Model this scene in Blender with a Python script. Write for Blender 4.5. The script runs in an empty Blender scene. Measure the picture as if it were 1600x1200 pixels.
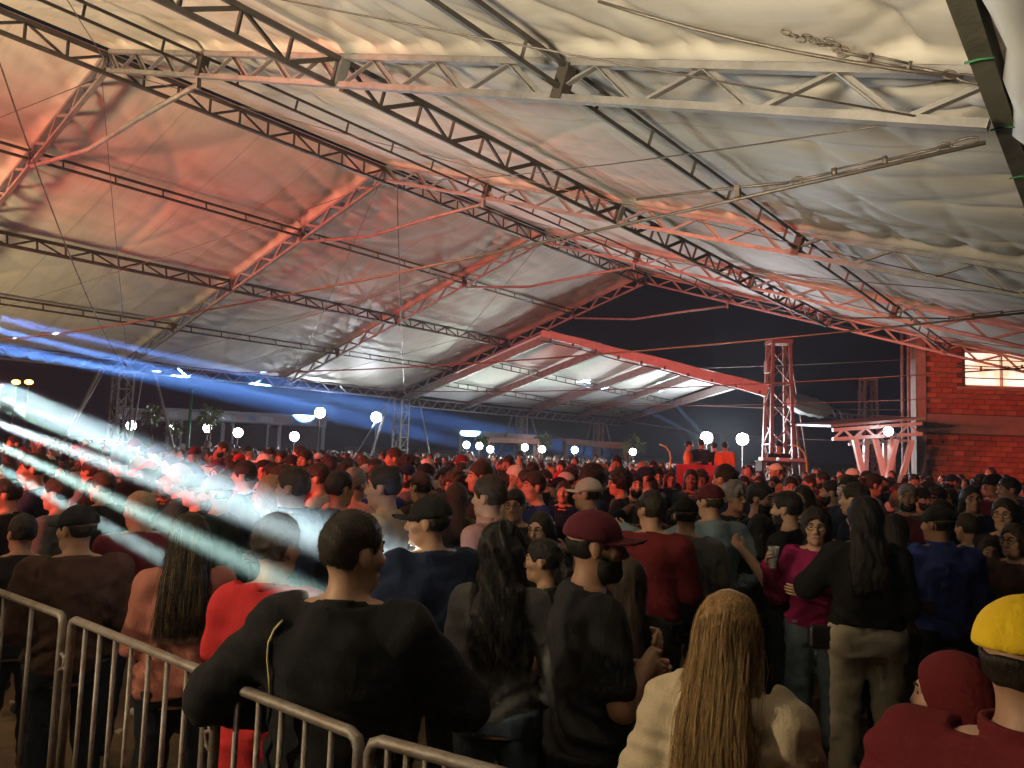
import bpy, math, random
import numpy as np
from mathutils import Vector, Matrix

random.seed(7); rng = np.random.default_rng(7)
scene = bpy.context.scene
C = scene.collection

# ---------------------------------------------------------------- camera
CAMH = 1.95
YAW, PITCH, ROLL, FPX = -0.6765, 0.0873, 0.0344, 1191.5
_f = Vector((math.sin(YAW)*math.cos(PITCH), math.cos(YAW)*math.cos(PITCH), math.sin(PITCH)))
_r = _f.cross(Vector((0, 0, 1))).normalized(); _u = _r.cross(_f)
CR = _r*math.cos(ROLL)+_u*math.sin(ROLL); CU = _u*math.cos(ROLL)-_r*math.sin(ROLL); CF = _f
CAM = Vector((0, 0, CAMH))
cam_d = bpy.data.cameras.new('camera'); cam = bpy.data.objects.new('camera', cam_d); C.objects.link(cam)
cam.matrix_world = Matrix(((CR.x, CU.x, -CF.x, 0), (CR.y, CU.y, -CF.y, 0), (CR.z, CU.z, -CF.z, CAMH), (0, 0, 0, 1)))
cam_d.sensor_fit = 'HORIZONTAL'; cam_d.sensor_width = 36; cam_d.lens = 36*FPX/1600
cam_d.clip_start = 0.05; cam_d.clip_end = 2000
scene.camera = cam

# ---------------------------------------------------------------- night sky
world = bpy.data.worlds.new('World'); scene.world = world; world.use_nodes = True
wn = world.node_tree; bg = wn.nodes['Background']
sky = wn.nodes.new('ShaderNodeTexSky'); sky.sky_type = 'NISHITA'; sky.sun_disc = False
sky.sun_elevation = math.radians(-4); sky.sun_rotation = math.radians(200)
mx = wn.nodes.new('ShaderNodeMix'); mx.data_type = 'RGBA'; mx.blend_type = 'ADD'; mx.inputs[0].default_value = 1
wn.links.new(sky.outputs[0], mx.inputs[6]); mx.inputs[7].default_value = (.02, .14, .30, 1)   # moonless night blue over the town
wn.links.new(mx.outputs[2], bg.inputs[0]); bg.inputs[1].default_value = 0.02

vs = scene.view_settings
vs.view_transform = 'Standard'; vs.look = 'None'; vs.gamma = 1; vs.use_curve_mapping = False; vs.exposure = 0.0
cy = scene.cycles
cy.use_denoising = True; cy.use_adaptive_sampling = True; cy.adaptive_threshold = .03
cy.max_bounces = 6; cy.diffuse_bounces = 3; cy.glossy_bounces = 2; cy.transmission_bounces = 4; cy.volume_bounces = 0; cy.transparent_max_bounces = 6
cy.sample_clamp_indirect = 4; cy.caustics_reflective = False; cy.caustics_refractive = False

def at(px, py, D):
    """point seen at photo pixel (px,py), D metres deep"""
    return CAM + (CF + CR*((px-800)/FPX) + CU*((600-py)/FPX))*D

def aim(ob, target):
    d = Vector(target)-ob.location
    ob.rotation_euler = d.to_track_quat('-Z', 'Y').to_euler()

def lamp(name, typ, loc, col, energy, target=None, size=60, blend=.4, radius=.1):
    d = bpy.data.lights.new(name, typ); d.energy = energy; d.color = col; d.shadow_soft_size = radius
    o = bpy.data.objects.new(name, d); C.objects.link(o); o.location = loc
    if typ == 'SPOT':
        d.spot_size = math.radians(size); d.spot_blend = blend
    if target is not None: aim(o, target)
    return o

# the band stage stands beyond the left edge of the picture, at the tent's end
RED = (1, .11, .085)
lamp('stage_red_wash', 'SPOT', (-14, -7.5, 3.4), RED, 20000, (-10.5, 22, 2.0), 38, .5, .6)
lamp('stage_red_wash', 'SPOT', (-8, -7.5, 3.6), RED, 11000, (-5.5, 22, 2.4), 32, .5, .6)
lamp('brick_wall_fill', 'SPOT', (-6, -7.5, 3.8), (1, .30, .13), 13000, (-3.4, 24.2, 3.4), 13, .6, .4)  # added narrow spot that only brightens the brick wall
lamp('stage_red_uplight', 'SPOT', (-11.5, -4.5, 1.8), (1, .20, .14), 3600, (-12.5, 9.0, 7.0), 38, 1, .6)
# unseen floods added to brighten the sheet, aimed clear of the crowd
lamp('added_uplight', 'SPOT', (-1.4, -3.2, 1.7), (1, .85, .60), 4700, (-2.4, 2.9, 5.7), 60, .6, .5)
lamp('added_uplight', 'SPOT', (-9.0, -5.0, 1.7), (1, .74, .44), 7000, (-8.2, 2.6, 7.6), 56, .7, .8)
lamp('added_uplight', 'SPOT', (-16.0, -3.5, 1.7), (1, .78, .42), 4700, (-17.2, 4.0, 6.6), 60, .7, .8)
# warm wash from the stage on the nearest people, from the left
lamp('stage_warm_wash', 'SPOT', (-9.5, -6.0, 3.6), (1, .70, .40), 850, (-4.2, 4.4, 1.3), 32, .8, .25)
lamp('stall_flood', 'SPOT', (-4.4, -2.2, 2.7), (1, .80, .50), 640, (-.3, 4.2, .9), 60, .8, .15)
# added spots out of view, imitating rays that are partly lens smear
def beam(S, T, col, e, size, rad):
    lamp('streak_spot', 'SPOT', S, col, e, T, size, 1, rad)
for (sx, sy, sd, tx, ty, td, col, e, size, rad) in [
    (-60, 585, 6.2, 688, 912, 3.84, (.80, 1.0, 1.0), 4.2e6, 2.8, .08),
    (-60, 600, 5.6, 684, 890, 3.84, (.80, 1.0, 1.0), 2.0e6, 1.6, .03),
    (-60, 640, 5.2, 545, 864, 2.50, (.84, 1.0, .94), 3.6e6, 1.5, .022),
    (-60, 668, 5.0, 540, 955, 2.42, (.70, 1.0, .82), 3.4e6, 1.4, .022),
    (-60, 612, 5.6, 676, 905, 3.86, (.66, 1.0, .78), 3.2e6, 1.4, .022),
    (-60, 700, 5.2, 305, 900, 3.70, (.74, 1.0, .88), 2.8e6, 1.5, .03),
    (-60, 540, 9, 600, 640, 70, (.20, .44, 1.0), 5e6, 2.6, .04),
    (-150, 508, 9, 640, 676, 70, (.14, .36, 1.0), 5e6, 2.6, .05),
    (-100, 474, 9, 900, 706, 70, (.14, .36, 1.0), 7e6, 2.4, .05),
    (-150, 480, 9, 500, 640, 70, (.16, .40, 1.0), 9e6, 1.8, .04),
    (-60, 500, 9, 760, 703, 70, (.14, .34, 1.0), 5e6, 1.6, .03),
]:
    beam(at(sx, sy, sd), at(tx, ty, td), col, e, size, rad)

# ---------------------------------------------------------------- materials
MATS = {}
def mat(name, col, rough=.6, metal=0, noise=0, nscale=8, bump=0, bscale=60, emit=0, spec=.5, col2=None, sheen=0, stretch=None):
    if name in MATS: return MATS[name]
    m = bpy.data.materials.new(name); m.use_nodes = True
    nt = m.node_tree; b = nt.nodes['Principled BSDF']
    b.inputs['Base Color'].default_value = (*col, 1); b.inputs['Roughness'].default_value = rough
    b.inputs['Metallic'].default_value = metal; b.inputs['Specular IOR Level'].default_value = spec
    if sheen: b.inputs['Sheen Weight'].default_value = sheen
    tc = None
    def coord():
        nonlocal tc
        if tc is None:
            t = nt.nodes.new('ShaderNodeTexCoord'); tc = t.outputs['Object']
            if stretch:
                mp = nt.nodes.new('ShaderNodeMapping'); mp.inputs['Scale'].default_value = stretch
                nt.links.new(tc, mp.inputs[0]); tc = mp.outputs[0]
        return tc
    if noise:
        n = nt.nodes.new('ShaderNodeTexNoise'); n.inputs['Scale'].default_value = nscale; n.inputs['Detail'].default_value = 6
        n.inputs['Roughness'].default_value = .65
        nt.links.new(coord(), n.inputs['Vector'])
        r = nt.nodes.new('ShaderNodeValToRGB'); r.color_ramp.elements[0].position = .32; r.color_ramp.elements[1].position = .68
        c2 = col2 if col2 else tuple(c*(1-noise) for c in col)
        r.color_ramp.elements[0].color = (*c2, 1); r.color_ramp.elements[1].color = (*col, 1)
        nt.links.new(n.outputs[0], r.inputs[0]); nt.links.new(r.outputs[0], b.inputs['Base Color'])
    if bump:
        n2 = nt.nodes.new('ShaderNodeTexNoise'); n2.inputs['Scale'].default_value = bscale; n2.inputs['Detail'].default_value = 4
        nt.links.new(coord(), n2.inputs['Vector'])
        bp = nt.nodes.new('ShaderNodeBump'); bp.inputs['Strength'].default_value = bump; bp.inputs['Distance'].default_value = .02
        nt.links.new(n2.outputs[0], bp.inputs['Height']); nt.links.new(bp.outputs[0], b.inputs['Normal'])
    if emit:
        b.inputs['Emission Color'].default_value = (*col, 1); b.inputs['Emission Strength'].default_value = emit
    MATS[name] = m
    return m

M_RAFTER = mat('galvanised_steel', (.30, .28, .265), .55, .3, .45, 5, .15, 40)
M_PURLIN = mat('dark_painted_steel', (.085, .07, .06), .55, .3, .4, 6, .1, 40)
M_FABRIC = mat('tarpaulin', (.64, .60, .53), .6, 0, .14, .9, .10, 5)
M_FABRIC2 = mat('tarpaulin_white', (.72, .72, .70), .6, 0, .10, 1.2, .10, 5)
def sheet_marks(m):
    nt = m.node_tree; L = nt.links.new; bs = nt.nodes['Principled BSDF']
    tc = nt.nodes.new('ShaderNodeTexCoord'); sx_ = nt.nodes.new('ShaderNodeSeparateXYZ'); L(tc.outputs['Object'], sx_.inputs[0])
    def mth(op, x, y=None):
        q = nt.nodes.new('ShaderNodeMath'); q.operation = op
        for i, v in enumerate((x, y)):
            if v is None: continue
            if isinstance(v, (int, float)): q.inputs[i].default_value = v
            else: L(v, q.inputs[i])
        return q.outputs[0]
    f = mth('FRACT', mth('ADD', mth('MULTIPLY', sx_.outputs[1], .8), 20.37)); seam_ = mth('LESS_THAN', mth('ABSOLUTE', mth('SUBTRACT', f, .5)), .012)
    edge = mth('LESS_THAN', mth('ABSOLUTE', mth('SUBTRACT', f, .516)), .003)
    mp = nt.nodes.new('ShaderNodeMapping'); mp.inputs['Scale'].default_value = (.35, 2.2, .35); L(tc.outputs['Object'], mp.inputs[0])
    n = nt.nodes.new('ShaderNodeTexNoise'); n.inputs['Scale'].default_value = 2.0; n.inputs['Detail'].default_value = 8; n.inputs['Roughness'].default_value = .7; L(mp.outputs[0], n.inputs['Vector'])
    r = nt.nodes.new('ShaderNodeValToRGB'); r.color_ramp.elements[0].position = .46; r.color_ramp.elements[1].position = .68; r.color_ramp.elements[0].color = (1, 1, 1, 1); r.color_ramp.elements[1].color = (.87, .84, .78, 1); L(n.outputs[0], r.inputs[0])
    mx = nt.nodes.new('ShaderNodeMix'); mx.data_type = 'RGBA'; mx.blend_type = 'MULTIPLY'; mx.inputs[0].default_value = 1
    src = bs.inputs['Base Color'].links[0].from_socket; L(src, mx.inputs[6]); L(r.outputs[0], mx.inputs[7])
    m2 = nt.nodes.new('ShaderNodeMix'); m2.data_type = 'RGBA'; m2.blend_type = 'MULTIPLY'; L(mth('ADD', mth('MULTIPLY', seam_, .22), mth('MULTIPLY', edge, .4)), m2.inputs[0]); L(mx.outputs[2], m2.inputs[6]); m2.inputs[7].default_value = (.35, .33, .30, 1)
    L(m2.outputs[2], bs.inputs['Base Color'])
sheet_marks(M_FABRIC)
M_CABLE = mat('steel_cable', (.16, .13, .11), .5, .6, .3, 20, .2, 90)
M_DARKWOOD = mat('edge_beam_paint', (.12, .11, .075), .6, 0, .4, 4, .2, 30)
M_GROUND = mat('trodden_sand', (.21, .15, .085), .95, 0, .45, .8, .7, 14)

# ---------------------------------------------------------------- mesh helpers
def tag(o, label=None, cat=None, group=None, kind=None):
    if label: o['label'] = label
    if cat: o['category'] = cat
    if group: o['group'] = group
    if kind: o['kind'] = kind
    return o

def empty(name, loc=(0, 0, 0), rz=0, parent=None):
    o = bpy.data.objects.new(name, None); C.objects.link(o); o.empty_display_size = .1
    o.location = loc; o.rotation_euler = (0, 0, rz)
    if parent: o.parent = parent
    return o

def mk(name, me, m, parent=None, loc=(0, 0, 0)):
    o = bpy.data.objects.new(name, me); C.objects.link(o); o.location = loc
    if m is not None:
        if len(me.materials) == 0: me.materials.append(m)
        elif me.materials[0] is not m:
            o.material_slots[0].link = 'OBJECT'; o.material_slots[0].material = m
    if parent: o.parent = parent
    return o

def frame(p, q, up=(0, 0, 1)):
    p = Vector(p); q = Vector(q); z = (q-p); L = z.length; z.normalize()
    up = Vector(up)
    if abs(z.dot(up)) > .98: up = Vector((1, 0, 0))
    x = up.cross(z).normalized(); y = z.cross(x)
    return p, x, y, z, L

class MB:
    def __init__(s): s.v = []; s.f = []
    def bar(s, p, q, w, h, up=(0, 0, 1)):
        p, x, y, z, L = frame(p, q, up); n = len(s.v)
        for t in (0, L):
            for a, b in ((-1, -1), (1, -1), (1, 1), (-1, 1)):
                s.v.append(tuple(p+z*t+x*(a*w/2)+y*(b*h/2)))
        s.f += [(n+3, n+2, n+1, n), (n+4, n+5, n+6, n+7)] + [(n+i, n+(i+1) % 4, n+4+(i+1) % 4, n+4+i) for i in range(4)]
        return s
    def box(s, c, d):
        c = Vector(c); return s.bar(c-Vector((0, 0, d[2]/2)), c+Vector((0, 0, d[2]/2)), d[1], d[0], (1, 0, 0))
    def tube(s, pts, r, n=8, cap=True):
        pts = [Vector(p) for p in pts]; base = len(s.v); k = len(pts)
        rr = r if hasattr(r, '__len__') else [r]*k
        px = None
        for i, p in enumerate(pts):
            t = (pts[min(i+1, k-1)]-pts[max(i-1, 0)]).normalized()
            if px is None:
                ref = Vector((0, 0, 1)) if abs(t.z) < .9 else Vector((1, 0, 0)); x = ref.cross(t).normalized()
            else:
                x = (px-t*px.dot(t)).normalized()
            px = x; y = t.cross(x)
            for j in range(n):
                a = 2*math.pi*j/n; s.v.append(tuple(p+(x*math.cos(a)+y*math.sin(a))*rr[i]))
        for i in range(k-1):
            for j in range(n):
                a = base+i*n+j; b = base+i*n+(j+1) % n; s.f.append((a, b, b+n, a+n))
        if cap:
            s.f.append(tuple(base+j for j in reversed(range(n)))); s.f.append(tuple(base+(k-1)*n+j for j in range(n)))
        return s
    def ell(s, c, r, n=10, m=7):
        c = Vector(c); base = len(s.v)
        for i in range(m+1):
            th = math.pi*i/m
            for j in range(n):
                ph = 2*math.pi*j/n
                s.v.append((c.x+r[0]*math.sin(th)*math.cos(ph), c.y+r[1]*math.sin(th)*math.sin(ph), c.z+r[2]*math.cos(th)))
        for i in range(m):
            for j in range(n):
                a = base+i*n+j; b = base+i*n+(j+1) % n; s.f.append((a, a+n, b+n, b))
        return s
    def quad(s, *ps):
        n = len(s.v); s.v += [tuple(p) for p in ps]; s.f.append(tuple(range(n, n+len(ps)))); return s
    def mesh(s, name, smooth=False):
        me = bpy.data.meshes.new(name); me.from_pydata(s.v, [], s.f); me.update()
        if smooth: me.polygons.foreach_set('use_smooth', [True]*len(me.polygons))
        return me
    def build(s, name, m, parent=None, smooth=False, rel=None):
        if rel is not None:
            rel = Vector(rel); s.v = [tuple(Vector(v)-rel) for v in s.v]
        return mk(name, s.mesh(name, smooth), m, parent)

# shared unit pieces: an L-angle bar along +Z of length 1 and width 1
def _angle_mesh():
    pr = [(-.5, -.5), (.5, -.5), (.5, -.32), (-.32, -.32), (-.32, .5), (-.5, .5)]
    v = [(x, y, z) for z in (0, 1) for x, y in pr]
    f = [tuple(reversed(range(6))), tuple(range(6, 12))]+[(i, (i+1) % 6, 6+(i+1) % 6, 6+i) for i in range(6)]
    me = bpy.data.meshes.new('angle_bar'); me.from_pydata(v, [], f); return me
ANGLE = _angle_mesh()
BOX = MB().bar((0, 0, 0), (0, 0, 1), 1, 1, (0, 1, 0)).mesh('box_bar')
TUBE = MB().tube([(0, 0, 0), (0, 0, 1)], .5, 8).mesh('tube_bar', True)
_mc = {}
def piece(name, unit, p, q, w, h, m, parent, up=(0, 0, 1)):
    key = (unit.name, m.name)
    if key not in _mc:
        c = unit.copy(); c.materials.clear(); c.materials.append(m); _mc[key] = c
    p, x, y, z, L = frame(p, q, up)
    o = bpy.data.objects.new(name, _mc[key]); C.objects.link(o); o.parent = parent
    o.matrix_basis = Matrix(((x.x*w, y.x*h, z.x*L, p.x), (x.y*w, y.y*h, z.y*L, p.y), (x.z*w, y.z*h, z.z*L, p.z), (0, 0, 0, 1)))
    return o

def truss(name, parent, P, Q, dvec, n, style, cw, ww, m, split=True, gap=.0, unit=None):
    """planar truss from P to Q (top chord), bottom chord at +dvec; each web bar is a sub-part"""
    P = Vector(P); Q = Vector(Q); d = Vector(dvec); mb = MB(); up = d.normalized()
    mb.bar(P, Q, cw, cw*.75, up); mb.bar(P+d, Q+d, cw, cw*.75, up)
    o = mb.build(name, m, parent)
    webs = []
    for i in range(n):
        a = P+(Q-P)*(i/n); b = P+(Q-P)*((i+1)/n)
        if style == 'W':
            webs.append((a, b+d) if i % 2 == 0 else (a+d, b))
        elif style == 'N':
            webs.append((a, b+d) if i % 2 == 0 else (a+d, b)); webs.append((b, b+d))
        else:
            mdl = (a+b)/2; webs.append((mdl, mdl+d))
    if split:
        for a, b in webs: piece('web_bar', unit or ANGLE, a, b, ww, ww, m, o, up.cross(Q-P))
    else:
        w = MB()
        for a, b in webs: w.bar(a, b, ww, ww, up.cross(Q-P))
        tag(w.build('web_bars', m, o), kind='stuff')
    return o

# ---------------------------------------------------------------- ground
def ground():
    n = 90; xs = np.concatenate([[-900, -300, -120], np.linspace(-60, 30, n), [120, 900]]); ys = np.concatenate([[-900, -200, -60], np.linspace(-20, 70, n), [150, 900]])
    X, Y = np.meshgrid(xs, ys, indexing='ij')
    Z = .012*np.sin(X*2.1+Y*1.3)+.01*np.sin(Y*3.7-X*1.1)+.006*np.sin(X*7.3+Y*5.9)-.03
    V = np.stack([X, Y, Z], -1).reshape(-1, 3); nx, ny = X.shape
    I = np.arange(nx*ny).reshape(nx, ny)
    F = np.stack([I[:-1, :-1], I[1:, :-1], I[1:, 1:], I[:-1, 1:]], -1).reshape(-1, 4)
    me = bpy.data.meshes.new('ground'); me.from_pydata(V.tolist(), [], F.tolist()); me.polygons.foreach_set('use_smooth', [True]*len(me.polygons))
    tag(mk('ground', me, M_GROUND), 'trodden brown sand under the crowd', kind='structure')
ground()

# ---------------------------------------------------------------- the big tent
XR, ZR = -10.61, 5.076+CAMH
XL, ZL = -20.58, 1.93+CAMH
XE, ZE = -.49, 1.80+CAMH
Y0, SP = 4.2286, 5.0
TD = .25
tent = empty('event_tent', (XR, Y0, 0))
tag(tent, 'large cream tarpaulin tent roof on steel lattice frames over the crowd', 'tent')
TO = Vector((XR, Y0, 0))
def slope(side, t, y, dz=0):
    X, Z = (XL, ZL) if side < 0 else (XE, ZE)
    v = Vector((X-XR, 0, Z-ZR)); nrm = Vector((-v.z*(1 if side > 0 else -1), 0, v.x*(1 if side > 0 else -1))).normalized()
    if nrm.z < 0: nrm = -nrm
    return Vector((XR, 0, ZR))+v*t+Vector((0, y, 0))+nrm*dz-TO, nrm
FR = {k: Y0+SP*k for k in range(-3, 4)}
for k, y in FR.items():
    for side in (-1, 1):
        a, nr = slope(side, 0, y, TD/2); b, _ = slope(side, 1.006, y, TD/2)
        near = k >= 0 and not (side < 0 and k == 0)
        truss('rafter', tent, a, b, -nr*TD, 26, 'W', .065, .045, M_RAFTER, split=(k >= 0))
def purlin(side, t, k, style, depth, m, cw, ww, n, split):
    y0 = FR[k]; y1 = FR[k]+SP
    a, nr = slope(side, t, y0+.05, TD/2-.03); b, _ = slope(side, t, y1-.05, TD/2-.03)
    d = -nr*depth if t else Vector((0, 0, -depth))
    truss('purlin', tent, a, b, d, n, style, cw, ww, m, split)
for k in range(-3, 3):
    sp = k >= -1
    truss('ridge_purlin', tent, Vector((XR, FR[k], ZR+.08))-TO, Vector((XR, FR[k]+SP, ZR+.08))-TO, (0, 0, -.26), 10, 'N', .06, .04, M_PURLIN, sp)
    for side in (-1, 1):
        purlin(side, .25, k, 'I', .15, M_PURLIN, .04, .03, 6, sp)
        purlin(side, .5, k, 'N', .24, M_PURLIN, .06, .04, 10, sp)
        purlin(side, .75, k, 'I', .15, M_PURLIN, .04, .03, 6, sp)
    a, nr = slope(-1, 1, FR[k], .1); b, _ = slope(-1, 1, FR[k]+SP, .1)
    truss('eave_truss', tent, a, b, (0, 0, -.27), 14, 'W', .06, .04, M_RAFTER, sp)
# collar tie bars under the ridge, cranked a little in the middle
for k in range(-1, 4):
    p, _ = slope(1, .25, FR[k], -TD/2-.1); q, _ = slope(-1, .25, FR[k], -TD/2-.05)
    mid = (p+q)/2+Vector((-.4, 0, -.16)); mb = MB().tube([p, p*.6+mid*.4+Vector((0, 0, .02)), mid, q*.6+mid*.4+Vector((0, 0, .0)), q], .032, 8)
    mb.build('tie_bar', M_RAFTER, tent, True)
    MB().bar(p+Vector((0, 0, .14)), p-Vector((0, 0, .05)), .05, .05).build('hanger', M_RAFTER, tent)
# eave-to-eave wire ties, sagging
for k in range(-1, 4):
    a = Vector((XE, FR[k]+.06, ZE-.20))-TO; b = Vector((XL, FR[k]+.06, ZL-.15))-TO
    pts = [a+(b-a)*t+Vector((0, 0, -.28*4*t*(1-t))) for t in np.linspace(0, 1, 14)]
    MB().tube(pts, .011 if k < 1 else .013, 6).build('tie_cable', M_CABLE, tent, True)
# diagonal wind-brace wires in the roof planes
for k in range(-1, 3):
    for side in (-1, 1):
        for s in (0, 1):
            p, _ = slope(side, .02, FR[k]+SP*s, -.12); q, _ = slope(side, .98, FR[k]+SP*(1-s), -.11)
            pts = [p+(q-p)*t+Vector((0, 0, -.1*4*t*(1-t))) for t in np.linspace(0, 1, 8)]
            MB().tube(pts, .006, 5).build('brace_wire', M_CABLE, tent, True)
# hanging ropes on the left slope
for (k, t0, kk) in ((-.25, .03, 1), (1.05, .0, 3)):
    p, _ = slope(-1, t0, Y0+SP*k, -.2); q, _ = slope(-1, .98, FR[kk]-.1, -.2)
    pts = [p+(q-p)*t+Vector((0, 0, -.35*4*t*(1-t))) for t in np.linspace(0, 1, 10)]
    MB().tube(pts, .012, 5).build('rope', M_CABLE, tent, True)
# node plates where purlins cross the near rafters
for k in range(0, 4):
    for side in (-1, 1):
        for t in (.25, .5, .75):
            p, nr = slope(side, t, FR[k], -TD/2-.01); q, _ = slope(side, t, FR[k], TD/2-.01)
            MB().bar(p, q, .09, .10, (0, 1, 0)).build('joint_plate', M_PURLIN if t != .5 else M_RAFTER, tent)

# tarpaulin panels
def fbm1(x, seed):
    r = np.random.default_rng(seed); out = 0
    for o in range(4):
        out = out+np.sin(x*(1.7**o)*r.uniform(.8, 1.3)+r.uniform(0, 6.28))/(1.6**o)
    return out
def membrane(k, side):
    nu, nv = (300, 150) if (side > 0 and k in (-1, 0)) else ((150, 80) if k < 2 else (100, 54))
    u = np.linspace(0, 1, nu); v = np.linspace(0, 1, nv); U, V = np.meshgrid(u, v, indexing='ij')
    Ls = 10.5; s = U*Ls; w = V*SP; sd = 11*k+side+40
    dist0 = np.minimum(w, SP-w)
    # radiating pleats that die out away from the rafters where the sheet is laced on
    near0 = np.exp(-w/1.1); near1 = np.exp(-(SP-w)/1.1)
    ph = 6.0*s+1.6*fbm1(s*.9, sd); wob = .5*fbm1(w*.9+s*.3, sd+1)
    rid = lambda q, p: (1-np.abs(np.sin(q)))**p
    d = .062*rid(ph+1.5*(SP-w)+wob, 2.2)*near1+.062*rid(.8*ph-1.7*w+wob, 2.2)*near0
    d += .028*rid(1.9*ph+.8*w+wob, 2)*np.exp(-dist0/.4)
    # long tension creases running diagonally to the corners
    d += .022*rid(.55*s-.95*w+.5*fbm1(s*.3+w*.2, sd+5), 9)+.018*rid(.7*s+1.1*w+.4*fbm1(w*.5, sd+7), 10)
    d += .006*rid(2.3*s+3.1*w+1.0*fbm1(s*.6, sd+8), 4)
    if side > 0 and k <= 0: d += .030*rid(.85*ph+.55*w+.8*wob, 3)*(.35+.65*near1)
    if side > 0:      # slack pleats along the near eave
        e = np.exp(-(1-U)*Ls/1.3); d += .055*e*rid(w*3.6+1.3*fbm1(w*1.3, sd+9)+s*.5, 2)
    # belly between purlins and rafters
    d -= .05*np.abs(np.sin(U*4*np.pi))*np.sin(V*np.pi)
    d += .06
    win = np.clip(dist0/.14, 0, 1); win = win*win*(3-2*win); d = .03+(d-.03)*win
    wu = np.clip(U*Ls/.2, 0, 1); d = .03+(d-.03)*wu
    p0, nr = slope(side, 0, FR[k], TD/2+.01); p1, _ = slope(side, 1.012, FR[k], TD/2+.01)
    p0 = np.array(p0); p1 = np.array(p1); nr = np.array(nr)
    # purlins never poke through
    XYZ = p0+(p1-p0)*U[..., None]+np.array([0, 1, 0])*w[..., None]+nr*np.maximum(d, .012)[..., None]
    I = np.arange(nu*nv).reshape(nu, nv)
    F = np.stack([I[:-1, :-1], I[1:, :-1], I[1:, 1:], I[:-1, 1:]], -1).reshape(-1, 4)
    me = bpy.data.meshes.new('roof_sheet'); me.from_pydata(XYZ.reshape(-1, 3).tolist(), [], F.tolist())
    me.polygons.foreach_set('use_smooth', [True]*len(me.polygons))
    mk('roof_sheet', me, M_FABRIC, tent)
for k in range(-3, 3):
    for side in (-1, 1): membrane(k, side)

# lattice columns with raking props
def column(parent, base, top, w, m, rel, split=True):
    base = Vector(base)-rel; h = top
    mb = MB()
    for a in (-1, 1):
        for b in (-1, 1): mb.bar(base+Vector((a*w/2, b*w/2, 0)), base+Vector((a*w/2, b*w/2, h)), .055, .055, (0, 1, 0))
    o = mb.build('column', m, parent)
    n = int(h/w/1.1); wb = MB()
    for i in range(n):
        z0 = h*i/n; z1 = h*(i+1)/n
        for (ax, ay, bx, by) in ((-1, -1, 1, -1), (1, 1, -1, 1), (-1, 1, -1, -1), (1, -1, 1, 1)):
            if i % 2: ax, ay, bx, by = bx, by, ax, ay
            wb.bar(base+Vector((ax*w/2, ay*w/2, z0)), base+Vector((bx*w/2, by*w/2, z1)), .03, .03)
            wb.bar(base+Vector((ax*w/2, ay*w/2, z1)), base+Vector((bx*w/2, by*w/2, z1)), .03, .03)
    wb.build('lacing', m, o)
    return o
for k in (-3, -1, 1, 3):
    column(tent, (XL, FR[k], 0), ZL-.2, .38, M_RAFTER, TO)
    for s in (-1, 1):
        MB().tube([Vector((XL+.05, FR[k]+s*.7+.1, ZL-.15))-TO, Vector((XL+.1, FR[k]+s*(2.0), .1))-TO], .04, 8).build('raking_prop', M_RAFTER, tent, True)
        MB().tube([Vector((XL-.2, FR[k]+s*.5+.1, ZL-.15))-TO, Vector((XL-2.2, FR[k]+s*(1.2), .1))-TO], .03, 8).build('raking_prop', M_RAFTER, tent, True)
for k in (-3, 3):
    column(tent, (XE+.35, FR[k], 0), ZE-.1, .35, M_RAFTER, TO)

# right eave: dark timber edge beam, lashed-up side sheet and turnbuckles
eb = MB().bar(Vector((XE+.05, FR[-3], ZE+.06))-TO, Vector((XE+.05, FR[3], ZE+.06))-TO, .09, .16)
eave_beam = eb.build('eave_beam', M_DARKWOOD, tent)
pts = []; rad = []
for y in np.linspace(FR[-3], FR[3], 90):
    pts.append(Vector((XE+.20+.02*math.sin(y*1.9), y, ZE+.02+.03*math.sin(y*2.7+1)))-TO); rad.append(.105+.035*math.sin(y*3.1)+.02*math.sin(y*8.3))
MB().tube(pts, rad, 12).build('rolled_side_sheet', M_FABRIC2, tent, True)
for y in np.arange(FR[-1]+1.1, FR[2], .85):
    MB().tube([Vector((XE-.01, y, ZE-.03))-TO, Vector((XE+.05, y, ZE-.03))-TO, Vector((XE+.1, y+.02, ZE-.03))-TO], .006, 5).build('lashing_cord', mat('green_cord', (.03, .16, .05), .7), tent, True)
def turnbuckle(p, q, parent):
    p = Vector(p); q = Vector(q); d = (q-p); L = d.length; d.normalize(); s = d.cross(Vector((0, 0, 1))).normalized(); u = s.cross(d)
    mb = MB()
    for sg in (-1, 1): mb.tube([p+d*(.30*L)+u*sg*.014, p+d*(.62*L)+u*sg*.014], .006, 6)
    mb.bar(p+d*(.29*L), p+d*(.32*L), .025, .042, u); mb.bar(p+d*(.60*L), p+d*(.63*L), .025, .042, u)
    mb.tube([p, p+d*.3*L], .008, 6); mb.tube([p+d*.62*L, q], .008, 6)
    for c in (p+d*.05, q-d*.04):
        ring = [c+d*(.032*math.cos(a))+u*(.020*math.sin(a)) for a in np.linspace(0, 2*math.pi, 12)]
        mb.tube(ring, .006, 6, False)
    ring = [q+d*(.05+.06*math.cos(a))+u*(.018*math.sin(a)) for a in np.linspace(0, 2*math.pi, 14)]
    mb.tube(ring, .007, 6, False)
    mb.build('turnbuckle', M_CABLE, parent, True)
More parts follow.
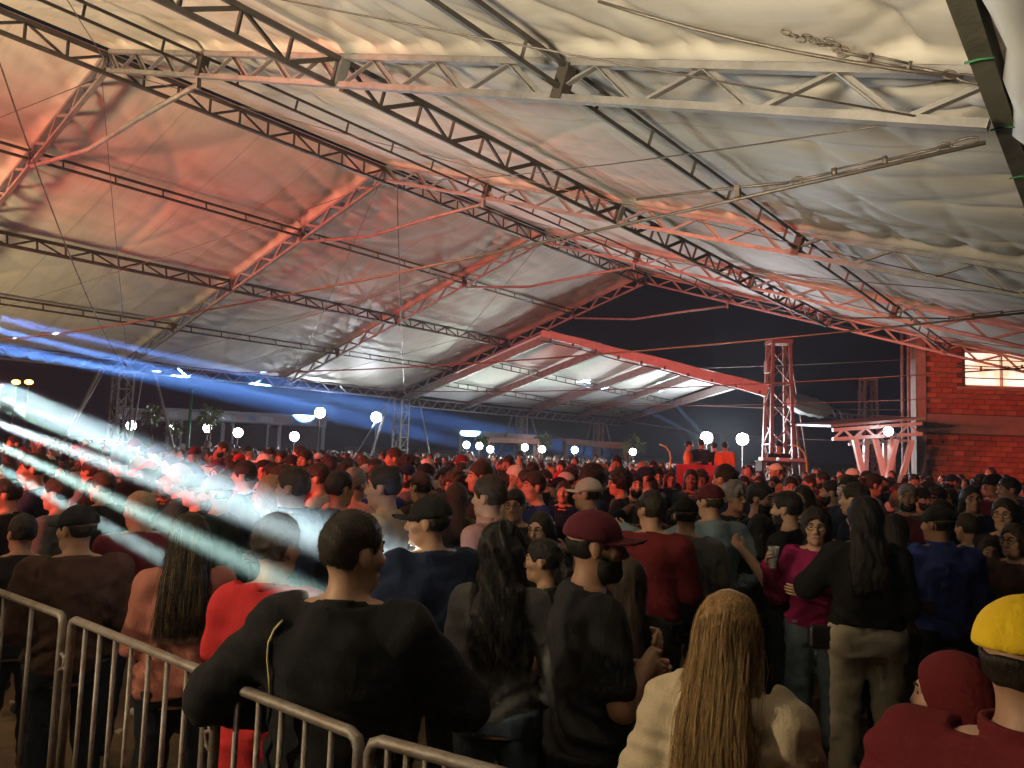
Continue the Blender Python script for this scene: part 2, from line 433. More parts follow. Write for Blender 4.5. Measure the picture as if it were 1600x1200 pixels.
for k in (0, 1, 2):
    a = Vector((XE-.02, FR[k]+.06, ZE-.19))-TO; b = Vector((XL, FR[k]+.06, ZL-.15))-TO
    d = (b-a).normalized(); a0 = a
    turnbuckle(a0+d*.95+Vector((0, 0, -.03)), a0+d*.12+Vector((0, 0, .01)), tent)
    # loose tail of the wire clipped back on itself
    MB().tube([a0+d*.95+Vector((0, 0, -.03)), a0+d*1.25+Vector((0, .01, .0)), a0+d*1.6+Vector((0, .02, .03)), a0+d*1.95+Vector((0, .02, .05))], .009, 6).build('wire_tail', M_CABLE, tent, True)
    MB().box(a0+d*1.25+Vector((0, 0, -.03)), (.03, .03, .07)).build('wire_clip', M_CABLE, tent)
# upper wire to the near corner, in front of the first frame
p = at(935, 2, 4.1)-TO; q = Vector((XE-.05, Y0-.25, ZE+.02))-TO
MB().tube([p+(q-p)*t+Vector((0, 0, -.05*4*t*(1-t))) for t in np.linspace(0, 1, 8)], .009, 6).build('brace_wire', M_CABLE, tent, True)
d = (p-q).normalized(); turnbuckle(q+d*.6, q+d*.02, tent)
for i in range(9):   # short chain of shackle links beside the turnbuckle
    c = q+d*(.55+.035*i)+Vector((0, 0, .012*(i % 3)+.02)); s = d.cross(Vector((0, 0, 1))).normalized() if i % 2 else Vector((0, 0, 1))
    MB().tube([c+d*(.026*math.cos(a))+s*(.014*math.sin(a)) for a in np.linspace(0, 2*math.pi, 9)], .005, 5, False).build('chain_link', M_CABLE, tent, True)

# ---------------------------------------------------------------- the far canopy with its red-lit edge roll
BA = at(848, 517, 23.6); BB = at(1196, 604, 22.6)
FEET = [19.4, 22.8, 27.07, 30.9, 34.87]
TOPS = [860, 944, 1034, 1092, 1152]
can = empty('side_canopy', (XL, 27, 0)); CO = Vector((XL, 27, 0))
tag(can, 'white sheet canopy beyond the big tent, red-lit roll along its high edge', 'canopy')
def bpt(px, dz=0):
    t = (px-848)/(1196-848); v = BA+(BB-BA)*t; v.z += dz-.12*math.sin(math.pi*t)*0; return v
tops = [bpt(px, -.05) for px in TOPS]
feet = [Vector((XL, y, ZL-.12)) for y in FEET]
for i in range(5):
    up = Vector((0, 0, 1)); a = feet[i]-CO; b = tops[i]-CO
    MB().bar(a+Vector((0, 0, -.05)), b+Vector((0, 0, -.1)), .12, .24).build('rafter', M_RAFTER, can)
for i in range(4):
    for t, st in ((.3, 'I'), (.62, 'I')):
        a = feet[i]+(tops[i]-feet[i])*t; b = feet[i+1]+(tops[i+1]-feet[i+1])*t
        truss('purlin', can, a-CO, b-CO, (0, 0, -.17), 6, st, .045, .035, M_PURLIN, True)
    truss('eave_truss', can, feet[i]-CO, feet[i+1]-CO, (0, 0, -.3), 12, 'W', .06, .04, M_RAFTER, True)
    # sheet
    nu, nv = 26, 14; V = []; F = []
    for a in range(nu):
        for b in range(nv):
            u = a/(nu-1); v = b/(nv-1)
            p = (feet[i]*(1-v)+feet[i+1]*v)*(1-u)+(tops[i]*(1-v)+tops[i+1]*v)*u
            V.append(tuple(p-CO+Vector((0, 0, .12-.10*math.sin(math.pi*v)*math.sin(math.pi*u)+.012*math.sin(9*u+5*v+i)))))
    F = [(a*nv+b, (a+1)*nv+b, (a+1)*nv+b+1, a*nv+b+1) for a in range(nu-1) for b in range(nv-1)]
    me = bpy.data.meshes.new('roof_sheet'); me.from_pydata(V, [], F); me.polygons.foreach_set('use_smooth', [True]*len(F))
    mk('roof_sheet', me, M_FABRIC2, can)
pts = [bpt(px, .06*math.sin(px*.05)*.3) for px in np.linspace(846, 1198, 40)]
n0 = len(pts)
roll = MB()
for i, (p, q) in enumerate(zip(pts[:-1], pts[1:])):
    h = .20+.16*i/n0
    roll.bar(p-Vector((0, 0, h*.35)), q-Vector((0, 0, h*.35)), .22, h)
roll.build('edge_roll', mat('edge_roll_cloth', (.62, .5, .46), .7, 0, .25, 5, .3, 20), can, rel=CO)
MB().tube([q-Vector((0, 0, .30)) for q in pts], .02, 6).build('edge_pipe', M_PURLIN, can, True, rel=CO)
for i in range(2, n0, 4):
    MB().box(pts[i]+Vector((.02, -.12, -.22))-CO, (.05, .05, .1)).build('clamp', M_PURLIN, can)
for y in (26.4, 32.7):
    column(can, (XL, y, 0), ZL-.4, .34, M_RAFTER, CO)
    for s in (-1, 1): MB().tube([Vector((XL, y+s*.7, ZL-.4))-CO, Vector((XL+.1, y+s*2.2, .1))-CO], .045, 8).build('raking_prop', M_RAFTER, can, True)
# overhead service wires
for (x0, y0, d0, x1, y1, d1) in [(640, 578, 30, 1640, 548, 24), (700, 612, 32, 1640, 640, 25), (980, 618, 34, 1640, 655, 26), (960, 655, 34, 1420, 690, 26)]:
    a = at(x0, y0, d0); b = at(x1, y1, d1)
    o = MB().tube([a+(b-a)*t+Vector((0, 0, -.25*4*t*(1-t))) for t in np.linspace(0, 1, 10)], .018, 5).build('overhead_wire', M_CABLE, None, True)
    tag(o, {578: 'highest thin wire crossing the open gable above the side canopy', 612: 'thin overhead wire crossing behind the tall red mast, second from top', 618: 'thin overhead wire strung behind the masts, third from top', 655: 'lowest thin wire running under the side canopy to the stall'}[y0], 'wire', 'overhead wires')

# ---------------------------------------------------------------- brick building on the right
M_BRICK = [mat('clay_brick_%d' % i, c, .85, 0, .3, 6, .4, 40) for i, c in enumerate([(.42, .15, .08), (.37, .12, .065), (.47, .19, .10), (.33, .11, .07)])]
M_MORTAR = mat('mortar', (.11, .08, .065), .95, 0, .3, 12, .4, 60)
M_CONC = mat('concrete_band', (.36, .30, .27), .9, 0, .25, 3, .3, 30)
BL = at(1431, 640, 22.0); BL.z = 0
bx = Vector((CR.x, CR.y, 0)).normalized(); by = Vector((CF.x, CF.y, 0)).normalized()   # along the wall, into the building
brz = math.atan2(bx.y, bx.x)
bld = empty('brick_building', BL, brz)
tag(bld, 'red brick building with concrete column, band and lit barred window', 'building')
ppm = FPX/22.0
def wz(py): return CAMH+(728-py)/ppm
W0, W1, WT = .30, 7.0, 6.2
colm = MB().box((.15, .2, WT/2), (.30, .42, WT)).build('corner_column', M_CONC, bld)
wx0, wx1, wzb, wzt = (1511-1431)/ppm, (1648-1431)/ppm, wz(603), wz(545)
zb0, zb1 = wz(677), wz(648)
wl = MB()
wl.box(((W0+W1)/2, .22, zb0/2), (W1-W0, .30, zb0)); wl.box(((W0+wx0)/2, .22, (zb1+WT)/2), (wx0-W0, .30, WT-zb1))
wl.box(((wx1+W1)/2, .22, (zb1+WT)/2), (W1-wx1, .30, WT-zb1)); wl.box(((wx0+wx1)/2, .22, (zb1+wzb)/2), (wx1-wx0, .30, wzb-zb1))
wl.box(((wx0+wx1)/2, .22, (wzt+WT)/2), (wx1-wx0, .30, WT-wzt))
wall = wl.build('wall', M_MORTAR, bld)
MB().box(((W0+W1)/2, .21, (zb0+zb1)/2), (W1-W0, .34, zb1-zb0)).build('concrete_band', M_CONC, bld)
MB().box(((wx0+wx1)/2, .10, wzb-.05), (wx1-wx0+.5, .30, .09)).build('window_sill', M_CONC, bld)
BRK = [MB().box((0, 0, 0), (.29, .05, .128)).mesh('brick') for _ in M_BRICK]
for me, m_ in zip(BRK, M_BRICK): me.materials.append(m_)
nb = 0; rows = int(WT/.15)
for r in range(rows):
    z = .075+.15*r
    if zb0-.09 < z < zb1+.09: continue
    x = W0+.16+(.155 if r % 2 else 0)
    while x < 5.0:
        inwin = wx0-.16 < x < wx1+.16 and wzb-.13 < z < wzt+.05
        if not inwin and 1.2 < z < 5.4:
            b = bpy.data.objects.new('brick', random.choice(BRK)); C.objects.link(b); b.parent = wall
            b.location = (x+random.uniform(-.008, .008), .065+random.uniform(-.008, .006), z+random.uniform(-.005, .005))
            b.rotation_euler = (0, random.uniform(-.012, .012), random.uniform(-.01, .01)); nb += 1
        x += .31
win = MB()
win.box(((wx0+wx1)/2, .2, wzb+.03), (wx1-wx0, .08, .06)); win.box(((wx0+wx1)/2, .2, wzt-.03), (wx1-wx0, .08, .06))
for x in (wx0+.03, wx1-.03): win.box((x, .2, (wzb+wzt)/2), (.06, .08, wzt-wzb-.12))
M_WFR = mat('white_window_frame', (.62, .60, .56), .5)
window = win.build('window', M_WFR, bld)
for f in (.25, .5, .75): MB().box(((wx0+wx1)/2, .17, wzb+(wzt-wzb)*f), (wx1-wx0-.12, .03, .03)).build('bar', mat('window_bar', (.35, .2, .16), .5, .4), window)
for f in (.45, .9): MB().box((wx0+(wx1-wx0)*f, .19, (wzb+wzt)/2), (.04, .05, wzt-wzb-.12)).build('mullion', M_WFR, window)
pm = mat('lit_room_pane', (1, .84, .56), .4, emit=1.15)
nt = pm.node_tree; tcn = nt.nodes.new('ShaderNodeTexCoord'); nn = nt.nodes.new('ShaderNodeTexNoise'); nn.inputs['Scale'].default_value = 1.6
rr = nt.nodes.new('ShaderNodeValToRGB'); rr.color_ramp.elements[0].color = (1, .66, .42, 1); rr.color_ramp.elements[1].color = (1, .93, .80, 1); rr.color_ramp.elements[0].position = .4; rr.color_ramp.elements[1].position = .55
nt.links.new(tcn.outputs['Object'], nn.inputs['Vector']); nt.links.new(nn.outputs[0], rr.inputs[0]); nt.links.new(rr.outputs[0], nt.nodes['Principled BSDF'].inputs['Emission Color'])
for f0, f1 in ((.02, .45), (.45, .9), (.9, .98)):
    MB().box((wx0+(wx1-wx0)*(f0+f1)/2, .24, (wzb+wzt)/2), ((wx1-wx0)*(f1-f0)-.05, .012, wzt-wzb-.1)).build('pane', pm, window)
# two drain pipes beside the corner
for i, (px, lab) in enumerate(((1411, 'slender steel pipe standing free left of the brick corner, outer one'), (1421, 'slender steel pipe hugging the brick corner column, inner one'))):
    b = at(px, 700, 21.7); o = MB().tube([(0, 0, 0), (0, 0, 2.6), (0, 0, 6.0)], .045, 8).build('steel_pipe', M_RAFTER, None, True); o.location = (b.x, b.y, 0)
    tag(o, lab, 'pipe', 'pipes by the brick corner')

# ---------------------------------------------------------------- lattice masts
M_MAST = mat('mast_paint', (.30, .17, .14), .6, .2, .3, 6, .15, 30)
def mast(px, D, ztop_py, w, label, twist):
    b = at(px, 715, D); h = CAMH+(600+FPX*math.tan(PITCH)+(px-800)*math.tan(ROLL)-ztop_py)*D/FPX
    o = empty('lattice_mast', (b.x, b.y, 0), twist)
    tag(o, label, 'mast', 'masts beyond the tent')
    legs = []
    for a in (-1, 1):
        for c in (-1, 1):
            MB().bar((a*w*.75, c*w*.75, 0), (a*w*.5, c*w*.5, h), .085, .085, (0, 1, 0)).build('leg', M_MAST, o); legs.append((a, c))
    n = int(h/.55); q = lambda a, c, z: Vector((a*w*(.75-.25*z/h), c*w*(.75-.25*z/h), z))
    for i in range(n):
        z0, z1 = h*i/n, h*(i+1)/n
        for (a, c, e, f) in ((-1, -1, 1, -1), (1, -1, 1, 1), (1, 1, -1, 1), (-1, 1, -1, -1)):
            if i % 2: a, c, e, f = e, f, a, c
            piece('lacing_bar', ANGLE, q(a, c, z0), q(e, f, z1), .04, .04, M_MAST, o)
        if i % 3 == 0:
            for (a, c, e, f) in ((-1, -1, 1, -1), (1, -1, 1, 1), (1, 1, -1, 1), (-1, 1, -1, -1)): piece('lacing_bar', ANGLE, q(a, c, z1), q(e, f, z1), .04, .04, M_MAST, o)
    MB().box((0, 0, h+.05), (w*1.25, w*1.25, .12)).build('head_plate', M_MAST, o)
    MB().box((-w*.62, 0, h-.7), (.16, .3, .35)).build('pulley_box', M_MAST, o)
    return o, h
m1, h1 = mast(1216, 22.5, 536, .5, 'tall red-lit lattice mast behind the man at the small desk', brz)
MB().tube([(.55, 0, 3.0), (1.0, .5, 0)], .05, 8).build('raking_prop', M_MAST, m1, True)
MB().tube([(.3, 0, h1), (1.7, 2.2, 2.0)], .02, 6).build('stay_wire', M_MAST, m1, True)
m2, h2 = mast(1357, 34, 594, .5, 'shorter lattice mast farther back, above the white stall roof', brz)
MB().tube([(.25, 0, h2), (1.6, 2.2, 2.0)], .02, 6).build('stay_wire', M_MAST, m2, True)
# white wrapped boom between the masts
ba = at(1236, 628, 22.7); bb = at(1288, 641, 27.5); bc = at(1350, 660, 33)
boom = empty('wrapped_boom', ba); tag(boom, 'lattice boom half wrapped in white sheet between the two masts', 'boom')
mbp = MB(); mid = [ba+(bb-ba)*t for t in np.linspace(0, 1, 8)]
mbp.tube(mid, [.16, .28, .33, .30, .34, .30, .33, .26], 9); mbp.build('sheet_wrap', M_FABRIC2, boom, False, rel=ba)
truss('lattice', boom, bb-ba+Vector((0, 0, .18)), bc-ba+Vector((0, 0, .18)), (0, 0, -.36), 12, 'W', .06, .04, M_RAFTER)

# ---------------------------------------------------------------- white steel stall with a floodlight
M_WHITE = mat('white_paint_steel', (.72, .70, .68), .45, .1, .12, 6)
M_ROOFSH = mat('sheet_roof', (.5, .49, .47), .5, .3, .25, 4, .2, 25)
def emat(name, col, s): return mat(name, col, .4, emit=s)
M_LAMP = emat('lit_lamp', (.88, .95, 1), 60)
st = at(1380, 715, 20.0); st.z = 0
stl = empty('steel_stall', st, brz); tag(stl, 'white steel stall with sloping sheet roof beside the brick building', 'stall')
pp = FPX/20.0
def sx(px): return (px-1380)/pp
def sz(py): return CAMH+(724-py)/pp
def sbar(nm, x0, y0, x1, y1, w, dy=0, m=M_WHITE): return MB().bar((sx(x0), dy, sz(y0)), (sx(x1), dy, sz(y1)), w, w, (0, 1, 0)).build(nm, m, stl)
rf = MB()
for dy0, dy1 in ((-.35, 2.2),):
    a = [Vector((sx(1290), dy0, sz(671))), Vector((sx(1436), dy0, sz(654))), Vector((sx(1436), dy1, sz(646))), Vector((sx(1290), dy1, sz(664)))]
    rf.quad(*a); rf.quad(*[p+Vector((0, 0, .06)) for p in reversed(a)])
    for i in range(4): rf.quad(a[i], a[(i+1) % 4], a[(i+1) % 4]+Vector((0, 0, .06)), a[i]+Vector((0, 0, .06)))
rf.build('roof', M_ROOFSH, stl)
sbar('roof_beam', 1296, 675, 1434, 660, .09, -.2); sbar('roof_beam', 1296, 689, 1434, 676, .09, -.2); sbar('roof_beam', 1339, 695, 1434, 686, .07, .5)
for i, (a, b) in enumerate(zip(np.linspace(1297, 1415, 8), np.linspace(1312, 1430, 8))):
    f = (a-1296)/138.; sbar('web_bar', a, (689-13*f) if i % 2 == 0 else (675-15*f), b, (675-15*f) if i % 2 == 0 else (689-13*f), .05, -.2)
for i, (a, b) in enumerate(zip(np.linspace(1342, 1415, 6), np.linspace(1354, 1428, 6))):
    sbar('web_bar', a, 694 if i % 2 == 0 else 678, b, 678 if i % 2 == 0 else 690, .05, .5)
for x0, x1, dy, w in ((1330, 1348, -.2, .13), (1362, 1359, .3, .12), (1368, 1387, .0, .12), (1395, 1376, -.2, .11), (1400, 1398, .2, .14), (1409, 1408, .9, .10), (1428, 1406, .1, .12), (1421, 1421, 1.0, .16)):
    sbar('post', x0, 686, x1, 765, w, dy)
def floodlight(px, py, D, label, size=.16, e=60, col=(.85, .93, 1), pole=True, name='floodlight', group='white floodlights', zbase=0, point=False):
    p = at(px, py, D)
    o = empty(name, (p.x, p.y, zbase), math.atan2(-p.x, p.y)*1.0)
    tag(o, label, 'floodlight', group); z = p.z-zbase
    MB().box((0, .05, z), (size*1.7, .08, size*1.7)).build('housing', M_PURLIN, o)
    MB().ell((0, 0.0, z), (size*.95, .05, size*.95), 14, 8).build('lens', M_LAMP, o, True)
    if pole:
        MB().tube([(0, .12, 0), (0, .12, z)], .022, 8).build('pole', M_PURLIN, o, True)
        MB().bar((0, .05, z), (0, .13, z), .03, .05).build('bracket', M_PURLIN, o)
        b = MB()
        for a in range(3): b.bar((0, .12, .35), (.45*math.cos(a*2.1), .12+.45*math.sin(a*2.1), .0), .03, .03)
        b.build('tripod', M_PURLIN, o)
    toward = (CAM-p).normalized()
    if point: lamp('flood_light', 'POINT', p+toward*.9, col, e*2.5, radius=.1)
    else: lamp('flood_light', 'SPOT', p+toward*.3, col, e*2.2, p+toward*6-Vector((0, 0, .9)), 140, 1, .1)
    return o
floodlight(1388, 674, 19.6, 'small floodlight fixed under the roof of the white steel stall', .12, 45, pole=False)

# ---------------------------------------------------------------- lights on poles and behind the platform
floodlight(500, 645, 27, 'bright floodlight on the taller pole at the left, above the stalls', .19, 260)
floodlight(588, 652, 27, 'bright floodlight on a pole just left of the middle lattice column', .19, 260)
floodlight(1104, 684, 25, 'floodlight behind the people on the red platform', .2, 220, point=True)
floodlight(1160, 686, 25, 'floodlight right of the red platform, left of the tall mast', .2, 220, point=True)
for (x, y, e) in ((1035, 610, 160000), (1000, 636, 140000), (1115, 600, 50000), (1165, 590, 30000)):
    lamp('uplight_beam', 'SPOT', at(1108, 690, 24.8), (.3, .55, 1), e, at(x, y, 26), 5, .6, .05)

# ---------------------------------------------------------------- foliage
M_LEAF = mat('leaf_green', (.10, .20, .03), .5, 0, .4, 30)
M_BARK = mat('bark', (.10, .07, .045), .9, 0, .4, 10, .6, 30)
def shrub(px, py, D, r, h, label, seed):
    rg = random.Random(seed); p = at(px, py, D)
    o = empty('potted_tree', (p.x, p.y, 0)); tag(o, label, 'tree', 'small trees among the stalls'); zc = p.z
    t = MB().tube([(0, 0, 0), (.03, .02, zc*.5), (0, .04, zc)], [.06, .045, .02], 7)
    for a in range(6): t.tube([(0, .03, zc*.7), (r*.6*math.cos(a), r*.6*math.sin(a), zc+rg.uniform(-.1, .4)*h)], [.02, .006], 5)
    t.build('trunk', M_BARK, o, True)
    cr = MB()
    for i in range(420):
        while True:
            v = Vector((rg.uniform(-1, 1), rg.uniform(-1, 1), rg.uniform(-1, 1)))
            if .25 < v.length < 1: break
        lump = .75+.35*math.sin(v.x*4+seed)*math.cos(v.y*5+v.z*3)
        c = Vector((v.x*r*lump, v.y*r*lump, zc+v.z*h*.5*lump))
        d = (v+Vector((rg.uniform(-.6, .6), rg.uniform(-.6, .6), rg.uniform(-.9, .3)))).normalized(); s = d.cross(Vector((rg.random(), rg.random(), rg.random()+.1))).normalized()
        L = rg.uniform(.10, .2); w = L*.22
        cr.quad(c, c+d*L*.5+s*w, c+d*L, c+d*L*.5-s*w)
    cr.build('crown', M_LEAF, o)
shrub(238, 648, 26, .32, .75, 'narrow leafy tree left of the stall lamps, by the left column', 1)
shrub(328, 650, 26, .42, .75, 'leafy tree right behind the lamp in the middle of the left stalls', 2)
shrub(272, 672, 26, .25, .4, 'low bright shrub beside the green pole', 7)
shrub(752, 690, 31, .30, .5, 'small tree by the pergola post, left end', 3)
shrub(848, 690, 31, .38, .8, 'small tree at the right end of the pale pergola beam', 4)
shrub(990, 697, 33, .55, .9, 'small tree left of the yellow arch, by the last canopy column', 5)

# ---------------------------------------------------------------- stalls on the far left
M_STALLW = mat('stall_fascia', (.42, .44, .48), .6, 0, .2, 3)
M_STALLD = mat('stall_dark', (.06, .06, .07), .8, 0, .3, 3)
def food_stall(px, D, w, label, py_top):
    b = at(px, 690, D); o = empty('food_stall', (b.x, b.y, 0), math.atan2(-b.x, b.y)); tag(o, label, 'stall', 'food stalls on the far left')
    zt = at(px, py_top, D).z
    MB().box((0, 0, zt), (w, 2.2, .32)).build('fascia', M_STALLW, o)
    MB().box((0, 0, zt+.2), (w*1.06, 2.4, .06)).build('roof', M_ROOFSH, o)
    for a in (-1, 1):
        for c in (-1, 1): MB().box((a*w*.47, c*1.0, zt/2-.08), (.07, .07, zt-.16)).build('post', M_STALLW, o)
    MB().box((0, -.9, .5), (w*.94, .5, 1.0)).build('counter', M_STALLD, o)
    MB().box((0, 1.0, zt/2-.1), (w*.9, .05, zt-.3)).build('back_sheet', M_STALLD, o)
    for i in range(5): MB().box((-w*.4+w*.2*i, -1.11, zt), (w*.12, .02, .2)).build('sign_board', mat('sign_%d' % (i % 3), ((.5, .5, .55), (.45, .3, .3), (.25, .3, .45))[i % 3], .6), o)
food_stall(232, 29, 2.3, 'stall nearest the left lattice column, pale fascia', 650)
food_stall(312, 29, 2.4, 'pale-fascia stall behind the green pole', 651)
food_stall(392, 29.5, 2.2, 'pale-fascia stall, third from the left column', 655)
food_stall(462, 30, 2.2, 'pale-fascia stall below the taller floodlight pole', 659)
for i, (px, py) in enumerate(((205, 665), (268, 668), (325, 669), (372, 676), (460, 682))):
    floodlight(px, py, 27.2, ['lamp hanging at the stall nearest the left column', 'small lamp beside the dark gap of the left stalls', 'lamp against the leafy tree in the left stalls', 'lamp fourth from left along the stalls', 'lamp at the right end of the left stalls'][i], .17 if i != 1 else .08, 70 if i != 1 else 25, name='stall_lamp', group='lamps of the left stalls')
gp = at(294, 690, 25); o = MB().tube([(0, 0, 0), (0, 0, at(294, 606, 25).z)], .05, 8).tube([(0, 0, at(294, 606, 25).z), (.3, .2, at(294, 606, 25).z+.02)], .03, 6).build('green_pole', mat('green_paint', (.02, .22, .09), .5), None, True)
o.location = (gp.x, gp.y, 0); tag(o, 'thin green pole with short arm standing among the left stalls', 'pole')
for i, px in enumerate((25, 45)):
    p = at(px, 598, 60); o = empty('street_lamp', (p.x, p.y, 0)); tag(o, ['distant orange street lamp at the far left edge, left one of two', 'distant orange street lamp at the far left edge, right one of two'][i], 'street lamp', 'distant street lamps')
    MB().tube([(0, 0, 0), (0, 0, p.z)], .07, 6).build('pole', M_PURLIN, o); MB().ell((0, 0, p.z+.05), (.38, .3, .2)).build('lamp_head', emat('sodium_lamp', (1, .42, .10), 9), o, True)

# pergola with hanging lamps
M_PERG = mat('pergola_timber', (.20, .13, .10), .7, 0, .4, 5); M_PERGW = mat('pergola_white', (.5, .5, .48), .6)
def pergola(pts, m, label, w):
    b = at(*pts[0]); o = empty('pergola', (b.x, b.y, 0)); rel = Vector((b.x, b.y, 0)); tag(o, label, 'pergola', 'pergolas beyond the crowd')
    P = [at(*p)-rel for p in pts]
    for a, c in zip(P[:-1], P[1:]): MB().bar(a, c, .12, w).build('beam', m, o)
    back = [p+by*1.6 for p in P]
    for a, c in zip(back[:-1], back[1:]): MB().bar(a, c, .12, w).build('beam', m, o)
    for a, c in zip(P, back):
        MB().bar(a, c, .08, .1).build('cross_beam', m, o)
        for q in (a, c): MB().bar(Vector((q.x, q.y, 0)), q, .1, .1).build('post', m, o)
pergola([(720, 677, 33), (770, 679, 33), (838, 684, 33)], M_PERGW, 'pale timber pergola left of the canopy columns', .22)
pergola([(765, 687, 30.5), (842, 690, 30.5)], M_PERG, 'dark brown pergola beam in front of the pale one', .2)
pergola([(885, 690, 35), (935, 694, 35), (985, 697, 35)], M_PERG, 'dark brown pergola right of the canopy column', .28)
a0 = at(855, 690, 35); o = MB().tube([at(x, y, 35)-a0 for x, y in ((852, 700), (858, 688), (872, 684), (888, 688), (896, 700), (898, 714))], .05, 7).build('pergola_arch', M_PERG, None, True); o.location = a0
tag(o, 'brown bent arch between the two pergolas', 'arch')
for i, (px, py) in enumerate(((729, 695), (749, 697), (766, 702), (820, 699), (847, 702), (898, 703), (989, 706))):
    floodlight(px, py, 30.2, ['lamp at the left post of the pale pergola', 'second lamp from the left post of the pergola', 'low flat lamp under the brown pergola beam', 'lamp just right of the canopy column under the pergola', 'lamp under the small tree at the pergola end', 'lamp at the brown bent arch', 'lamp under the tree left of the yellow arch'][i], .14, 110, col=(.88, 1, .82), name='pergola_lamp', group='lamps of the pergolas')

# ---------------------------------------------------------------- red platform, desk, yellow arches
pb = at(1103, 740, 20.4); plat = empty('platform', (pb.x, pb.y, 0), brz); tag(plat, 'low platform with red cloth front below the people in the back', 'platform')
M_REDC = mat('red_cloth', (.55, .03, .04), .7, 0, .2, 4, .2, 20)
pzt = at(1103, 729, 20.4).z
fr = MB()
for i in range(24):
    x0 = -.78+1.56*i/24; x1 = -.78+1.56*(i+1)/24; y0 = .02*math.sin(i*1.3); y1 = .02*math.sin((i+1)*1.3)
    fr.quad((x0, y0, .0), (x1, y1, .0), (x1, y1*.3, pzt), (x0, y0*.3, pzt))
fr.build('front_cloth', M_REDC, plat)
MB().box((0, .3, pzt+.02), (1.62, .62, .04)).build('table_top', M_REDC, plat)
MB().box((0, 1.1, .33), (2.4, 1.0, .66)).build('deck', M_STALLD, plat)
db = at(1222, 740, 20.6); desk = empty('mixing_desk', (db.x, db.y, 0), brz); tag(desk, 'small equipment desk in front of the tall red mast', 'desk')
dz = at(1222, 722, 20.6).z
MB().box((0, 0, dz), (1.3, .6, .05)).build('desk_top', M_STALLD, desk)
for a in (-1, 1): MB().box((a*.6, 0, dz/2), (.05, .5, dz-.05)).build('leg', M_STALLD, desk)
MB().box((-.42, -.05, dz+.07), (.35, .4, .09)).build('player', M_ROOFSH, desk); MB().box((.35, -.05, dz+.07), (.35, .4, .09)).build('player', M_ROOFSH, desk); MB().box((-.03, -.05, dz+.07), (.28, .4, .09)).build('mixer', M_WHITE, desk)
M_YEL = mat('yellow_tube', (.50, .46, .08), .45)
for pts, lab in ((((1031, 694), (1040, 698), (1046, 706), (1048, 716), (1047, 727)), 'yellow bent tube arch left of the red platform'), (((1236, 695), (1248, 698), (1256, 707), (1260, 720), (1261, 738)), 'yellow bent tube arch right of the tall mast')):
    p0 = at(*pts[-1], 19.5); p0.z = 0
    P = [at(x, y, 19.5)-p0 for x, y in pts]; P.append(Vector((P[-1].x, P[-1].y, 0)))
    o = MB().tube(P, .022, 8).build('yellow_arch', M_YEL, None, True); o.location = p0; tag(o, lab, 'arch', 'yellow arches')

# ---------------------------------------------------------------- crowd barriers in the foreground
M_GALV = mat('barrier_galvanised', (.26, .24, .225), .55, .5, .5, 9, .15, 60, col2=(.14, .09, .06))
def rail_pt(px, py, z=1.18):
    d = at(px, py, 1)-CAM; return CAM+d*((z-CAMH)/d.z)
def barrier(a, b, nbar, label):
    A = rail_pt(*a); B = rail_pt(*b); A.z = B.z = 1.18
    base = Vector(((A.x+B.x)/2, (A.y+B.y)/2, 0)); o = empty('crowd_barrier', base); tag(o, label, 'barrier', 'crowd barriers')
    L = (B-A).length; ax = (B-A).normalized(); A = A-base; B = B-base; z = Vector((0, 0, 1)); r = .035
    def P(s, h): return Vector((A.x, A.y, 0))+ax*s+z*h
    loop = [P(0, .12), P(0, 1.18-r), P(r*.3, 1.18-r*.3), P(r, 1.18), P(L-r, 1.18), P(L-r*.3, 1.18-r*.3), P(L, 1.18-r), P(L, .12), P(0, .12)]
    MB().tube(loop, .017, 10).build('frame', M_GALV, o, True)
    for i in range(1, nbar):
        MB().tube([P(L*i/nbar, .12), P(L*i/nbar, 1.17)], .0095, 7).build('bar', M_GALV, o, True)
    n = ax.cross(z)
    for s in (.12*L, .88*L): MB().tube([P(s, .12)+n*.28-z*.1, P(s, .12)+n*.05, P(s, .12)-n*.05, P(s, .12)-n*.28-z*.1], .016, 7).build('foot', M_GALV, o, True)
    for s, sg in ((0, -1), (L, 1)): MB().tube([P(s, .95), P(s+sg*.04, .97), P(s+sg*.05, 1.01), P(s+sg*.0, 1.03)], .009, 6).build('hook', M_GALV, o, True)
barrier((-200, 852), (99, 962), 9, 'leftmost steel crowd barrier panel, cut by the picture edge')
barrier((113, 967), (326, 1053), 8, 'steel crowd barrier in front of the salmon sweater')
barrier((341, 1064), (562, 1149), 6, 'steel crowd barrier the man in black leans on')
barrier((579, 1154), (830, 1222), 8, 'steel crowd barrier running out at the bottom edge')

